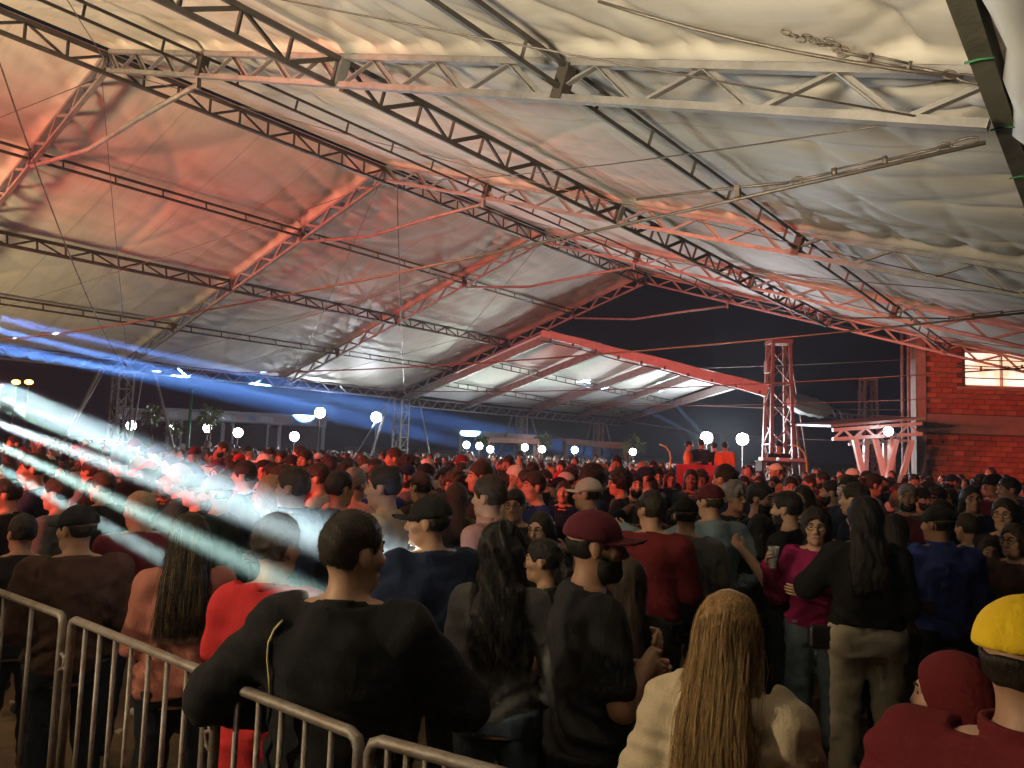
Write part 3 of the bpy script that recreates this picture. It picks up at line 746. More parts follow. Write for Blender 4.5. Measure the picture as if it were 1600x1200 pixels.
# litter on the sand
LIT = ['torn paper scrap at the left edge behind the barrier', 'crushed cup beside the scrap at the left edge', 'crushed cup behind the second barrier panel', 'paper scrap in front of the salmon woman', 'paper scrap nearest the red garment', 'crushed cup behind the last barrier panel', 'paper scrap at the feet of the beige trousers', 'crushed cup on the sand left of the red hood']
M_PAPER = mat('paper_litter', (.5, .42, .34), .8); M_PLAST = mat('plastic_cup_litter', (.55, .55, .5), .35)
for i, (px, py, k) in enumerate(((18, 1100, 0), (42, 1120, 1), (205, 1118, 1), (180, 1150, 0), (238, 1130, 0), (700, 1090, 1), (1300, 1195, 0), (1420, 1150, 1))):
    p = rail_pt(px, py, 0); mb = MB(); rg = random.Random(i)
    if k: mb.tube([(0, 0, .03), (.10, .03, .035)], [.024, .035], 10, False)
    else:
        q = [Vector((rg.uniform(-.08, .08), rg.uniform(-.08, .08), rg.uniform(.005, .04))) for _ in range(5)]
        mb.quad(q[0], q[1], q[2]); mb.quad(q[0], q[2], q[3]); mb.quad(q[0], q[3], q[4])
    o = mb.build('plastic_cup' if k else 'paper_scrap', M_PLAST if k else M_PAPER); o.location = (p.x, p.y, 0)
    tag(o, LIT[i], 'cup' if k else 'paper', 'litter cups' if k else 'litter paper')

# ---------------------------------------------------------------- haze
hz = MB().box((-22, 28, 6.8), (110, 110, 16)).build('haze', None); tag(hz, 'thin smoke hanging in the air', kind='stuff')
hm = bpy.data.materials.new('haze'); hm.use_nodes = True; hn = hm.node_tree; hn.nodes.clear()
ho = hn.nodes.new('ShaderNodeOutputMaterial'); hv = hn.nodes.new('ShaderNodeVolumePrincipled')
hv.inputs['Color'].default_value = (.85, .9, 1, 1); hv.inputs['Density'].default_value = .0019; hv.inputs['Anisotropy'].default_value = .2
hn.links.new(hv.outputs[0], ho.inputs['Volume']); hz.data.materials.append(hm)

# ================================================================ people
class Grid:
    def __init__(s, xs, ys, zs):
        s.x, s.y, s.z = [np.asarray(a, np.float32) for a in (xs, ys, zs)]
        s.F = np.full((len(xs), len(ys), len(zs)), .5, np.float32)
    def sl(s, lo, hi, m=.05):
        out = []
        for a, l, h in zip((s.x, s.y, s.z), lo, hi):
            i = int(np.searchsorted(a, l-m)); j = int(np.searchsorted(a, h+m)); out.append(slice(i, max(j, i)))
        return tuple(out)
    def co(s, sl): return s.x[sl[0]][:, None, None], s.y[sl[1]][None, :, None], s.z[sl[2]][None, None, :]
    def un(s, sl, d, k):
        a = s.F[sl]; h = np.maximum(k-np.abs(a-d), 0)/k if k > 0 else 0
        s.F[sl] = np.minimum(a, d)-(h*h*k*.25 if k > 0 else 0)
    def cone(s, a, b, ra, rb, k=.03):
        a = np.asarray(a, float); b = np.asarray(b, float); r = max(ra, rb)+k
        sl = s.sl(np.minimum(a, b)-r, np.maximum(a, b)+r)
        X, Y, Z = s.co(sl); ba = b-a; L2 = float(ba@ba)+1e-9
        t = np.clip(((X-a[0])*ba[0]+(Y-a[1])*ba[1]+(Z-a[2])*ba[2])/L2, 0, 1)
        d = np.sqrt((X-a[0]-ba[0]*t)**2+(Y-a[1]-ba[1]*t)**2+(Z-a[2]-ba[2]*t)**2)-(ra+(rb-ra)*t)
        s.un(sl, d, k)
    def ell(s, c, r, R=None, k=.02, sub=False):
        """ellipsoid; R = rotation whose columns are the ellipsoid axes"""
        c = np.asarray(c, float); r = np.asarray(r, float); m = r.max()+k
        sl = s.sl(c-m, c+m); X, Y, Z = s.co(sl); X = X-c[0]; Y = Y-c[1]; Z = Z-c[2]
        if R is not None: X, Y, Z = (X*R[0, i]+Y*R[1, i]+Z*R[2, i] for i in range(3))
        k0 = np.sqrt((X/r[0])**2+(Y/r[1])**2+(Z/r[2])**2); k1 = np.sqrt((X/r[0]**2)**2+(Y/r[1]**2)**2+(Z/r[2]**2)**2)+1e-6
        d = k0*(k0-1)/k1
        if sub:
            A = s.F[sl]; h = np.maximum(k-np.abs(A+d), 0)/k; s.F[sl] = np.maximum(A, -d)+h*h*k*.25
        else: s.un(sl, d, k)
    def loft(s, tab, infl=0, k=.03, z0=None, z1=None):
        tab = np.asarray(tab, float); zz = s.z
        zs = np.linspace(tab[0, 0], tab[-1, 0], 60); ker = np.ones(7)/7
        cols = [np.convolve(np.pad(np.interp(zs, tab[:, 0], tab[:, i]), 3, mode='edge'), ker, 'valid') for i in (1, 2, 3)]
        z0 = tab[0, 0] if z0 is None else z0; z1 = tab[-1, 0] if z1 is None else z1
        m = tab[:, 1].max()+infl+.05
        sl = s.sl((-m, -m, z0), (m, m, z1)); X, Y, Z = s.co(sl); zf = Z.ravel()
        a, b, yc = [np.interp(zf, zs, c)[None, None, :] for c in cols]; a = a+infl; b = b+infl
        d = (np.sqrt((X/a)**2+((Y-yc)/b)**2)-1)*np.minimum(a, b)*.95
        d = np.maximum(d, np.maximum(z0-Z, Z-z1)); s.un(sl, d.astype(np.float32), k)
    def noise(s, amp, fr, seed, aniso=(1, 1, 1)):
        r = np.random.default_rng(seed); X, Y, Z = s.x[:, None, None]*aniso[0], s.y[None, :, None]*aniso[1], s.z[None, None, :]*aniso[2]; out = 0
        for i in range(5):
            d = r.normal(size=3); d /= np.linalg.norm(d); f = fr*r.uniform(.7, 1.6)
            out = out+np.sin(f*(X*d[0]+Y*d[1]+Z*d[2])+r.uniform(0, 6.28)+1.4*np.sin(f*.45*(Y*d[0]-Z*d[1]+X*d[2])+r.uniform(0, 6)))
        s.F += (amp*(np.tanh(.45*out)-.5)).astype(np.float32)
    def cut(s, d, k=.012):
        d = np.broadcast_to(d, s.F.shape).astype(np.float32); h = np.maximum(k-np.abs(s.F-d), 0)/k; s.F = np.maximum(s.F, d)+h*h*k*.25
    def arrays(s):
        F = s.F; ins = F < 0; nx, ny, nz = F.shape
        cnt = np.zeros((nx-1, ny-1, nz-1), np.int8)
        for i in (0, 1):
            for j in (0, 1):
                for k in (0, 1): cnt += ins[i:nx-1+i, j:ny-1+j, k:nz-1+k]
        act = (cnt > 0) & (cnt < 8); ids = -np.ones(act.shape, np.int64); ci, cj, ck = np.nonzero(act); n = len(ci); ids[ci, cj, ck] = np.arange(n)
        acc = np.zeros((n, 3)); w = np.zeros(n); ax = (s.x.astype(float), s.y.astype(float), s.z.astype(float))
        for e in range(3):
            o = [a for a in range(3) if a != e]
            for p in (0, 1):
                for q in (0, 1):
                    A = [ci, cj, ck]; A = [a.copy() for a in A]; A[o[0]] = A[o[0]]+p; A[o[1]] = A[o[1]]+q
                    B = [a.copy() for a in A]; B[e] = B[e]+1
                    fa = F[A[0], A[1], A[2]]; fb = F[B[0], B[1], B[2]]; m = (fa < 0) != (fb < 0)
                    t = np.where(m, fa/np.where(m, fa-fb, 1), 0)
                    P = np.stack([ax[d][A[d]] for d in range(3)], 1); P[:, e] += t*(ax[e][B[e]]-ax[e][A[e]])
                    acc[m] += P[m]; w[m] += 1
        V = acc/np.maximum(w, 1)[:, None]; faces = []
        for e in range(3):
            o = [(1, 2), (2, 0), (0, 1)][e]
            a = [slice(None)]*3; b = [slice(None)]*3; a[e] = slice(0, -1); b[e] = slice(1, None)
            cr = ins[tuple(a)] != ins[tuple(b)]; idx = list(np.nonzero(cr)); flip = ins[tuple(a)][tuple(idx)]
            ok = np.ones(len(idx[0]), bool)
            for d in o: ok &= (idx[d] > 0) & (idx[d] < F.shape[d]-1)
            idx = [i[ok] for i in idx]; flip = flip[ok]; q = []
            for (p, r) in ((-1, -1), (0, -1), (0, 0), (-1, 0)):
                J = [i.copy() for i in idx]; J[o[0]] = J[o[0]]+p; J[o[1]] = J[o[1]]+r; q.append(ids[J[0], J[1], J[2]])
            q = np.stack(q, 1); q[~flip] = q[~flip][:, ::-1]; faces.append(q)
        return V, np.concatenate(faces)

def to_mesh(name, V, Fq, extra=None):
    me = bpy.data.meshes.new(name)
    if extra is not None and extra.v:
        n = len(V); me.from_pydata(np.vstack([V, np.array(extra.v)]).tolist(), [], Fq.tolist()+[tuple(i+n for i in f) for f in extra.f])
    else:
        nv, nf = len(V), len(Fq)
        me.vertices.add(nv); me.vertices.foreach_set('co', V.astype(np.float32).ravel())
        me.loops.add(nf*4); me.loops.foreach_set('vertex_index', Fq.astype(np.int32).ravel())
        me.polygons.add(nf); me.polygons.foreach_set('loop_start', np.arange(0, nf*4, 4, dtype=np.int32)); me.polygons.foreach_set('loop_total', np.full(nf, 4, np.int32))
        me.update(calc_edges=True)
    me.polygons.foreach_set('use_smooth', np.ones(len(me.polygons), bool))
    return me

def rz(a): c, s = math.cos(a), math.sin(a); return np.array([[c, -s, 0], [s, c, 0], [0, 0, 1.]])
def rx(a): c, s = math.cos(a), math.sin(a); return np.array([[1, 0, 0], [0, c, -s], [0, s, c]])
def ry(a): c, s = math.cos(a), math.sin(a); return np.array([[c, 0, s], [0, 1, 0], [-s, 0, c]])
def axis(lo, hi, fine_lo, fine_hi, c, f):
    a = np.arange(lo, fine_lo, c); b = np.arange(fine_lo, fine_hi, f); d = np.arange(fine_hi, hi+c, c)
    return np.unique(np.concatenate([a, b, d]).round(5))

MALE = [(.78, .150, .105, -.01), (.90, .168, .118, -.012), (.98, .166, .112, -.005), (1.08, .158, .105, 0), (1.20, .174, .113, .0), (1.30, .190, .116, -.005), (1.36, .168, .104, -.010), (1.41, .128, .080, -.016), (1.46, .072, .055, -.020)]
FEML = [(.78, .165, .115, -.01), (.88, .182, .128, -.018), (.98, .168, .112, -.008), (1.08, .138, .092, 0), (1.18, .148, .098, .0), (1.29, .158, .106, .002), (1.35, .146, .092, -.008), (1.40, .112, .070, -.014), (1.45, .065, .05, -.018)]

POSE = {   # elbow, wrist relative to the shoulder, x outwards
    'down': ((.055, -.02, -.29), (.06, .06, -.53)),
    'down2': ((.10, -.06, -.27), (.07, .05, -.50)),
    'front': ((.05, .03, -.29), (-.06, .25, -.24)),
    'fold': ((.06, .06, -.28), (-.20, .22, -.22)),
    'hip': ((.17, -.08, -.24), (.02, .02, -.42)),
    'cup': ((.05, .06, -.27), (.02, .26, -.08)),
    'phone': ((.06, .15, -.24), (-.10, .33, -.06)),
    'up': ((.10, .12, .22), (.06, .20, .46)),
    'out': ((.24, .06, -.12), (.42, .22, -.02)),
    'rail': ((.20, .02, -.24), (.22, .22, -.36)),
    'embrace': ((.16, .20, -.10), (-.04, .38, -.06)),
}
class Body:
    """one figure 1.75 m tall, facing +Y, feet at the origin"""
    def __init__(s, sex='m', build=1.0, poseL='down', poseR='down', turn=0, nod=0, seed=0, fine=.0065, coarse=.014, stance=.0, lean=0):
        s.sex = sex; s.w = build; s.seed = seed; s.fine = fine; s.coarse = coarse
        T = np.array(MALE if sex == 'm' else FEML); T[:, 1] *= build; T[:, 2] *= (1+(build-1)*1.2); s.T = T
        s.sh = (.198 if sex == 'm' else .170)*(.6+.4*build)
        s.H = rz(turn) @ rx(nod); s.hc = np.array([0, .012, 1.615]); s.npiv = np.array([0, -.01, 1.50])
        s.hc = s.npiv+s.H @ (s.hc-s.npiv)
        s.arms = []
        for sg, p in ((-1, poseL), (1, poseR)):
            e, w = POSE[p] if isinstance(p, str) else p
            S = np.array([sg*s.sh, -.015, 1.383]); s.arms.append((sg, S, S+np.array([sg*e[0], e[1], e[2]]), S+np.array([sg*w[0], w[1], w[2]])))
        s.legs = []
        for sg in (-1, 1):
            hx = .092*(.5+.5*build)
            s.legs.append((np.array([sg*hx, -.01, .90]), np.array([sg*(hx+.012+stance*.5), .012+sg*stance*.3, .49]), np.array([sg*(hx+.02+stance), -.015+sg*stance*.5, .085])))
    def h(s, x, y, z): return s.hc+s.H @ np.array([x, y, z])
    def grid(s, head=True, legs=True):
        pts = [p for a in s.arms for p in a[1:]]; xs = [abs(p[0]) for p in pts]; ys = [p[1] for p in pts]
        mx = max(max(xs)+.20, .30); y0 = min(min(ys)-.12, -.24); y1 = max(max(ys)+.22, .26); zt = max(1.80, max(p[2] for p in pts)+.25)
        c, f = s.coarse, s.fine
        return Grid(axis(-mx, mx, s.hc[0]-.11, s.hc[0]+.11, c, f), axis(y0, y1, s.hc[1]-.13, s.hc[1]+.16, c, f), axis(-.02 if legs else .7, zt, 1.46, 1.80, c, f))
    def head(s, g):
        H = s.H; h = s.h; fm = s.sex == 'f'; j = .92 if fm else 1
        g.ell(h(0, -.014, .032), (.077, .098, .096), H, .01)
        g.ell(h(0, .030, -.035), (.061*j, .066, .086), H, .03)
        g.cone(h(-.03*j, .035, -.085), h(.03*j, .035, -.085), .030, .030, .03)
        g.ell(h(0, .076, -.098), (.022*j, .020, .020), H, .025)
        for q in (-1, 1):
            g.ell(h(q*.044, .058, -.016), (.026, .030, .026), H, .025)
            g.cone(h(q*.012, .088, .030), h(q*.050, .070, .030), .013, .010, .018)
            g.ell(h(q*.032, .098, .010), (.020, .016, .014), H, .012, True)
            g.ell(h(q*.031, .077, .010), (.014, .013, .012), H, .004)
            g.ell(h(q*.080, -.008, -.004), (.010, .020, .033), H, .008)
            g.cone(h(q*.012, .104, -.032), h(q*.012, .102, -.032), .010, .010, .01)
        g.cone(h(0, .088, .024), h(0, .116, -.024), .009, .013, .016)
        g.cone(h(-.017, .088, -.058), h(.017, .088, -.058), .009, .009, .010)
        g.cone(h(-.014, .086, -.072), h(.014, .086, -.072), .010, .010, .010)
        g.cone((0, -.025, 1.41), h(0, -.018, -.05), .060*(.9 if fm else 1.04), .053*(.88 if fm else 1.04), .03)
    def torso(s, g, infl=0, sleeve=2.0, k=.04, arms=True):
        g.loft(s.T, infl, .02)
        if s.sex == 'f':
            for q in (-1, 1): g.ell((q*.065*s.w, .085*s.w, 1.25), (.062+infl, .055+infl, .065+infl), None, .05)
        for sg, S, E, W in s.arms:
            g.cone((sg*.015, -.025, 1.475), S+np.array([-sg*.015, 0, .005]), .030+infl*.5, .050+infl*.7, .05)
            if not arms: continue
            fat = (.6+.4*s.w)*(1 if s.sex == 'm' else .86)
            t = min(sleeve, 1.0)
            if t > 0: g.cone(S, S+(E-S)*t, .058*fat+infl*.8, (.058-.012*t)*fat+infl, k)
            if sleeve > 1:
                t = min(sleeve-1, 1.0); g.cone(E, E+(W-E)*t, .046*fat+infl*1.1, (.046-.016*t)*fat+infl*1.2, k*.7)
    def body_mesh(s, name='body', fingers=True):
        g = s.grid(); s.torso(g); s.head(g); mb = MB()
        for a, b, c in s.legs: g.cone(a, b, .078, .052, .04); g.cone(b, c, .050, .034, .03); g.cone(c, c+np.array([0, .13, -.05]), .034, .026, .02)
        for sg, S, E, W in s.arms:
            d = (W-E)/np.linalg.norm(W-E); up = np.array([0, 0, 1.]); n = np.cross(d, up); n = n/(np.linalg.norm(n)+1e-6)
            pc = W+d*.05; b2 = np.cross(n, d)
            R = np.stack([d, b2, n], 1); g.ell(pc, (.052, .040, .020), R, .02)
            if fingers:
                for i, L in enumerate((.066, .078, .074, .058)):
                    o = W+d*.088+b2*(.030-.020*i); q = n*sg*-1
                    a1 = o+d*L*.45+q*.006; a2 = a1+d*L*.28+q*.022; a3 = a2+d*L*.10+q*.026
                    mb.tube([Vector(v) for v in (o-d*.02, o, a1, a2, a3)], [.009, .0095, .009, .0082, .0065], 7)
                o = W+d*.03+b2*.036; a1 = o+d*.03+b2*.022; a2 = a1+d*.030+b2*.004; mb.tube([Vector(v) for v in (o-b2*.01, o, a1, a2)], [.012, .012, .0105, .008], 7)
            else:
                g.ell(W+d*.11, (.045, .036, .018), R, .02)
        V, F = g.arrays(); return to_mesh(name, V, F, mb)
    def top_mesh(s, name='top', sleeve=2.0, hem=.86, neck=.075, infl=.014, wr=.006, k=.05, collar=False, hood=None, c=None, hooddown=False):
        cc = s.coarse; f = s.fine; s.coarse = s.fine = c or max(.010, s.coarse*.85)
        g = s.grid(legs=False); s.coarse, s.fine = cc, f
        s.torso(g, infl, sleeve, k)
        if hem < .80: g.loft([(hem, .19*s.w, .14, -.01), (.85, .18*s.w, .13, -.01)], infl, .05)
        X, Y, Z = g.x[:, None, None], g.y[None, :, None], g.z[None, None, :]
        if wr:
            g.noise(wr*.8, 38, s.seed+1, (1.0, 1.0, .45)); g.noise(wr*.55, 44, s.seed+2, (.6, .6, 1.5))
            g.F += (wr*.9*np.sin(Z*70+6*np.sin(X*9+s.seed))*np.exp(-((Z-.98)/.10)**2)).astype(np.float32)
        if hooddown:
            g.ell((0, -.115, 1.425), (.125, .060, .075), None, .04); g.ell((0, -.10, 1.49), (.085, .05, .05), None, .03, True)
        if hood:
            g.ell(s.h(0, -.02, .02), (.105, .125, .125), s.H, .03); g.cone(s.h(0, -.05, -.05), (0, -.05, 1.44), .095, .11, .05)
            g.ell(s.h(0, .13, -.02), (.085, .105, .11), s.H, .02, True)
        else:
            cut = np.sqrt(X**2+(Y+.005-.35*(Z-1.44))**2)-neck; rad = np.sqrt(X**2+(Y+.012)**2); g.cut(np.minimum(-cut, Z-1.36), .02); g.cut(np.minimum(.135-rad, Z-(1.462-.22*Y)), .015)
            g.F = np.minimum(g.F, np.maximum(np.abs(rad-neck+.002)-.0085, np.abs(Z-(1.452-.25*Y))-.016).astype(np.float32))
            if collar: 
                ring = np.abs(np.sqrt(X**2+(Y+.005)**2)-neck-.006)-.009; ring = np.maximum(ring, np.abs(Z-1.475)-.035); g.F = np.minimum(g.F, ring.astype(np.float32))
        g.cut((hem+.012*np.sin(X*14+s.seed)*1.0-Z)+0*Y)
        V, F = g.arrays(); return to_mesh(name, V, F)
    def legs_mesh(s, name='trousers', wide=0, infl=.014, waist=1.0, wr=.006, skirt=None):
        m = .34; c = max(.012, s.coarse*.85); g = Grid(np.arange(-m, m, c), np.arange(-.25, .28, c), np.arange(-.02, 1.08, c))
        g.loft(s.T, infl, .03, z0=.80, z1=waist)
        for a, b, d in s.legs:
            fm = 1.10 if s.sex == 'f' else 1
            g.cone(a, b, .088*s.w*fm+infl*.6, .060+infl+wide*.5, .05); g.cone(b, d, .058+infl+wide*.5, .046+infl+wide, .03)
            g.ell(a+np.array([0, -.045, .0]), (.085*s.w*fm, .075*s.w*fm, .085), None, .05)
        g.cut(g.z[None, None, :]-waist)
        if skirt: g.loft([(skirt, .21, .17, 0), (.9, .19, .14, -.01)], infl, .03)
        g.noise(wr, 40, s.seed+5, (.8, .8, 1.3)); Z = g.z[None, None, :]; g.cut((.05-Z)+0*g.x[:, None, None]+0*g.y[None, :, None])
        V, F = g.arrays(); return to_mesh(name, V, F)
    def shoes_mesh(s, name='shoe'):
        out = []
        for a, b, d in s.legs:
            c = .012; g = Grid(np.arange(d[0]-.09, d[0]+.09, c), np.arange(d[1]-.12, d[1]+.24, c), np.arange(-.02, .16, c))
            g.cone(d+np.array([0, -.03, -.03]), d+np.array([0, .13, -.045]), .046, .040, .03); g.cone(d, d+np.array([0, 0, -.03]), .048, .05, .03); g.cut((.004-g.z[None, None, :])+0*g.x[:, None, None]+0*g.y[None, :, None])
            V, F = g.arrays(); out.append(to_mesh(name, V, F))
        return out
    def hair_mesh(s, style='short', length=1.25, name='hair', strands=0, thick=.014, wave=0, c=None, capped=False, only=False, sshift=0):
        f = c or max(.006, s.fine*.95); z0 = (length-.06) if style == 'long' else 1.38
        m = .20 if style == 'long' else .15
        g = Grid(np.arange(s.hc[0]-m, s.hc[0]+m, f), np.arange(s.hc[1]-.26, s.hc[1]+.20, f), np.arange(z0, 1.82, f if style != 'long' else f*1.5))
        h = s.h; H = s.H; t = thick
        if style in ('short', 'bun', 'pony'):
            g.ell(h(0, -.016, .033), (.0785+t*.35, .0995+t*.4, .097+t*.5), H, .01); g.ell(h(0, -.006, .058), (.070+t*.7, .092+t*.8, .076+t), H, .02)
        else: g.ell(h(0, -.018, .036), (.078+t, .099+t, .097+t), H, .01)
        X, Y, Z = g.x[:, None, None]-s.hc[0], g.y[None, :, None]-s.hc[1], g.z[None, None, :]-s.hc[2]
        lx, ly, lz = (X*H[0, i]+Y*H[1, i]+Z*H[2, i] for i in range(3))
        if style == 'long':
            fw = np.array([H[0, 1], H[1, 1]]); fw = fw/np.linalg.norm(fw)
            fwd = fw if abs(fw[1]) > .3 else np.array([0, 1.])
            for zz, a, b, yc in ((1.60, .100, .075, -.035), (1.50, .110, .055, -.085), (1.42, .125, .045, -.135), (1.32, .130, .038, -.160), (1.22, .125, .034, -.158), (1.12, .11, .030, -.150), (1.02, .09, .028, -.150)):
                if zz < length-.02: break
                g.ell((0, yc, zz), (a*(.9 if s.sex == 'f' else 1), b, .10), None, .05)
            g.ell(h(0, .11, -.035), (.070, .105, .112), H, .02, True)
            ang = np.arctan2(X, -Y-.02+.05)
            g.F += ((.0025 if strands < 400 else .0006)*np.sin(ang*34+3*np.sin(Z*7)+wave*5*np.sin(Z*34+ang*3))*(Z < .06)+wave*.014*np.sin(Z*38+ang*7+2*np.sin(ang*5))).astype(np.float32)
            g.cut((length+.03*np.sin(X*30)+0*Y)-(Z+s.hc[2]))
        else:
            g.ell(h(0, .105, -.045), (.088, .082, .112), H, .015, True)
            g.cut(np.maximum((-.055-.25*ly)-lz, 0*lz-9)); 
            g.cut(-np.maximum(np.maximum(np.abs(ly+.004)-.026, lz-.024), .068-np.abs(lx)))
            if style == 'bun': g.ell(h(0, -.135, .045), (.05, .045, .05), H, .015)
            if style == 'pony': g.cone(h(0, -.115, .04), h(0, -.16, -.06), .032, .036, .02); g.cone(h(0, -.16, -.06), h(0, -.13, -.2), .036, .012, .02)
            if style == 'curly': g.ell(h(0, -.02, .05), (.108, .12, .11), H, .02); g.ell(h(0, .12, -.05), (.09, .085, .112), H, .015, True)
        if capped: g.cut(lz-.034)
        g.noise(.003 if style != 'curly' else .010, 120 if style != 'curly' else 90, s.seed+9); g.F += .002
        V, F = g.arrays(); mb = MB()
        if strands and len(V):
            rg = np.random.default_rng(s.seed+33+sshift); c0 = s.hc
            if style == 'long':
                sel = V[(V[:, 2] > length+.05)]; bi = (V[:, 2]/.015).astype(int); bins = {q: V[bi == q] for q in np.unique(bi).tolist()}
                idx = rg.choice(len(sel), strands)
                for i in idx:
                    p = sel[i].copy(); o = p-np.array([c0[0], c0[1]-.05, p[2]]); o[2] = 0; o /= np.linalg.norm(o)+1e-6
                    L = min(rg.uniform(.2, .55), p[2]-length+.05); P = []; ph = rg.uniform(0, 6); drift = rg.normal(0, .016); fly = rg.uniform(.0, .012)**1.0 if rg.random() < .25 else 0
                    for q in np.linspace(0, 1, 6):
                        zz = p[2]-L*q
                        near = bins.get(int(zz/.015), V[:0])
                        x = p[0]+.012*wave*8*math.sin(ph+q*7)*.15+rg.normal(0, .002)+q*drift
                        base = np.array([x, p[1], zz])
                        if len(near):
                            dd = np.abs(near[:, 0]-x)+.3*np.abs(near[:, 1]-P[-1][1] if P else near[:, 1]-p[1]); base[1] = near[np.argmin(dd), 1]
                        P.append(Vector(base+o*(.002+.004*math.sin(q*3.1)+fly*q*2)))
                    r = rg.uniform(.0005, .0012)*(.7 if only else 1); mb.tube(P, [r*.6, r, r, r, r*.8, r*.25], 3, False)
            else:
                idx = rg.choice(len(V), strands); cc = np.array(h(0, -.01, .0))
                for i in idx:
                    p = V[i]; o = p-cc; o /= np.linalg.norm(o)+1e-6; dn = np.array([0, 0, -1.])+H @ np.array([0, -.4, 0]); d = o*.9+dn*.55+rg.normal(0, .3, 3); d /= np.linalg.norm(d)
                    sd = np.cross(d, rg.normal(size=3)); sd /= np.linalg.norm(sd)+1e-6; L = rg.uniform(.006, .013)
                    a = Vector(p-o*.003); mb.quad(a+Vector(sd*.0016), a-Vector(sd*.0016), a+Vector(d*L))
        if only: return mb.mesh(name, True)
        return to_mesh(name, V, F, mb)
    def cap_mesh(s, name='cap', back=False, brim=True, tilt=0):
        f = max(.007, s.fine); g = Grid(np.arange(s.hc[0]-.16, s.hc[0]+.16, f), np.arange(s.hc[1]-.24, s.hc[1]+.26, f), np.arange(1.50, 1.84, f))
        H = s.H @ (rz(math.pi) if back else np.eye(3)) @ rx(tilt); h = lambda x, y, z: s.hc+H @ np.array([x, y, z]); oy = .018 if back else -.016
        g.ell(h(0, oy, .045), (.095, .116, .098), H, .01)
        X, Y, Z = g.x[:, None, None]-s.hc[0], g.y[None, :, None]-s.hc[1], g.z[None, None, :]-s.hc[2]
        lx, ly, lz = (X*H[0, i]+Y*H[1, i]+Z*H[2, i] for i in range(3))
        g.cut(.030-.12*ly-lz+0*lx); g.noise(.002, 40, s.seed)
        ang = np.arctan2(lx, ly-oy); g.F += (.004*np.exp(-(np.sin(ang*3)/.09)**2)).astype(np.float32)
        if brim:
            d = np.maximum(np.sqrt((lx/.083)**2+((ly-.07)/.125)**2)-1, -9)*.075
            d = np.maximum(d, np.abs(lz-.036+.02*(ly-.1)+2.6*lx**2)-.006); d = np.maximum(d, .02-ly); g.F = np.minimum(g.F, d.astype(np.float32))
        g.ell(h(0, oy, .142), (.010, .010, .006), H, .006)
        V, F = g.arrays(); return to_mesh(name, V, F)
    def beard_mesh(s, name='beard'):
        f = .007; g = Grid(np.arange(s.hc[0]-.1, s.hc[0]+.1, f), np.arange(s.hc[1]-.12, s.hc[1]+.15, f), np.arange(1.44, 1.68, f)); h = s.h; H = s.H
        g.ell(h(0, .030, -.040), (.066, .068, .088), H, .02); g.cone(h(-.032, .038, -.09), h(.032, .038, -.09), .035, .035, .03); g.ell(h(0, .078, -.1), (.028, .024, .024), H, .03)
        X, Y, Z = g.x[:, None, None]-s.hc[0], g.y[None, :, None]-s.hc[1], g.z[None, None, :]-s.hc[2]
        lx, ly, lz = (X*H[0, i]+Y*H[1, i]+Z*H[2, i] for i in range(3))
        g.cut(lz+.045-1.2*np.maximum(np.abs(lx)-.03, 0)); g.cut(-.005-ly); g.noise(.003, 140, s.seed)
        V, F = g.arrays(); return to_mesh(name, V, F)
    def face_parts(s):
        e = MB(); b = MB()
        for q in (-1, 1):
            p = s.h(q*.031, .0885, .010); e.ell(p, (.0085, .0045, .006), 8, 5)
            b.tube([Vector(s.h(q*.014, .1005, .034)), Vector(s.h(q*.032, .0955, .039)), Vector(s.h(q*.050, .080, .034))], [.004, .005, .003], 5)
        m = MB().tube([Vector(s.h(-.022, .0925, -.064)), Vector(s.h(-.008, .0985, -.0645)), Vector(s.h(.008, .0985, -.0645)), Vector(s.h(.022, .0925, -.064))], [.003, .0055, .0055, .003], 6)
        return e.mesh('eyes', True), b.mesh('eyebrows', True), m.mesh('mouth', True)
    def glasses_mesh(s):
        mb = MB()
        for q in (-1, 1):
            ring = [Vector(s.h(q*.034+.026*math.cos(a), .106-.006*abs(math.cos(a)), .008+.020*math.sin(a))) for a in np.linspace(0, 2*math.pi, 15)]
            mb.tube(ring, .0032, 5, False); mb.tube([Vector(s.h(q*.060, .098, .014)), Vector(s.h(q*.078, .05, .014)), Vector(s.h(q*.082, -.01, .012))], .0028, 5)
        mb.tube([Vector(s.h(-.009, .110, .012)), Vector(s.h(.009, .110, .012))], .003, 5)
        return mb.mesh('glasses', True)

# ---------------------------------------------------------------- cloth and skin
def cloth(name, col, rough=.85, bump=.25):
    m = mat('cloth_'+name, col, rough, 0, .10, 18, bump, 220, spec=.2); nt = m.node_tree
    tc = nt.nodes.new('ShaderNodeTexCoord'); mp = nt.nodes.new('ShaderNodeMapping'); mp.inputs['Scale'].default_value = (1, 1, .62); mp.inputs['Rotation'].default_value = (.3, .5, 0)
    n = nt.nodes.new('ShaderNodeTexNoise'); n.inputs['Scale'].default_value = 8; n.inputs['Detail'].default_value = 3; n.inputs['Distortion'].default_value = 1.6
    b = nt.nodes.new('ShaderNodeBump'); b.inputs['Strength'].default_value = .28; b.inputs['Distance'].default_value = .03
    nt.links.new(tc.outputs['Object'], mp.inputs[0]); nt.links.new(mp.outputs[0], n.inputs['Vector']); nt.links.new(n.outputs[0], b.inputs['Height'])
    nt.links.new(b.outputs[0], nt.nodes['Bump'].inputs['Normal'])
    return m
SKIN = [mat('skin_%d' % i, c, .5, 0, .12, 22, .06, 160, spec=.35) for i, c in enumerate([(.40, .23, .155), (.33, .18, .115), (.22, .115, .07), (.46, .28, .20)])]
def hairm(name, col, col2=None): return mat('hair_'+name, col, .55, 0, .5, 26, .3, 60, spec=.25, col2=col2, stretch=(5, 5, .35))
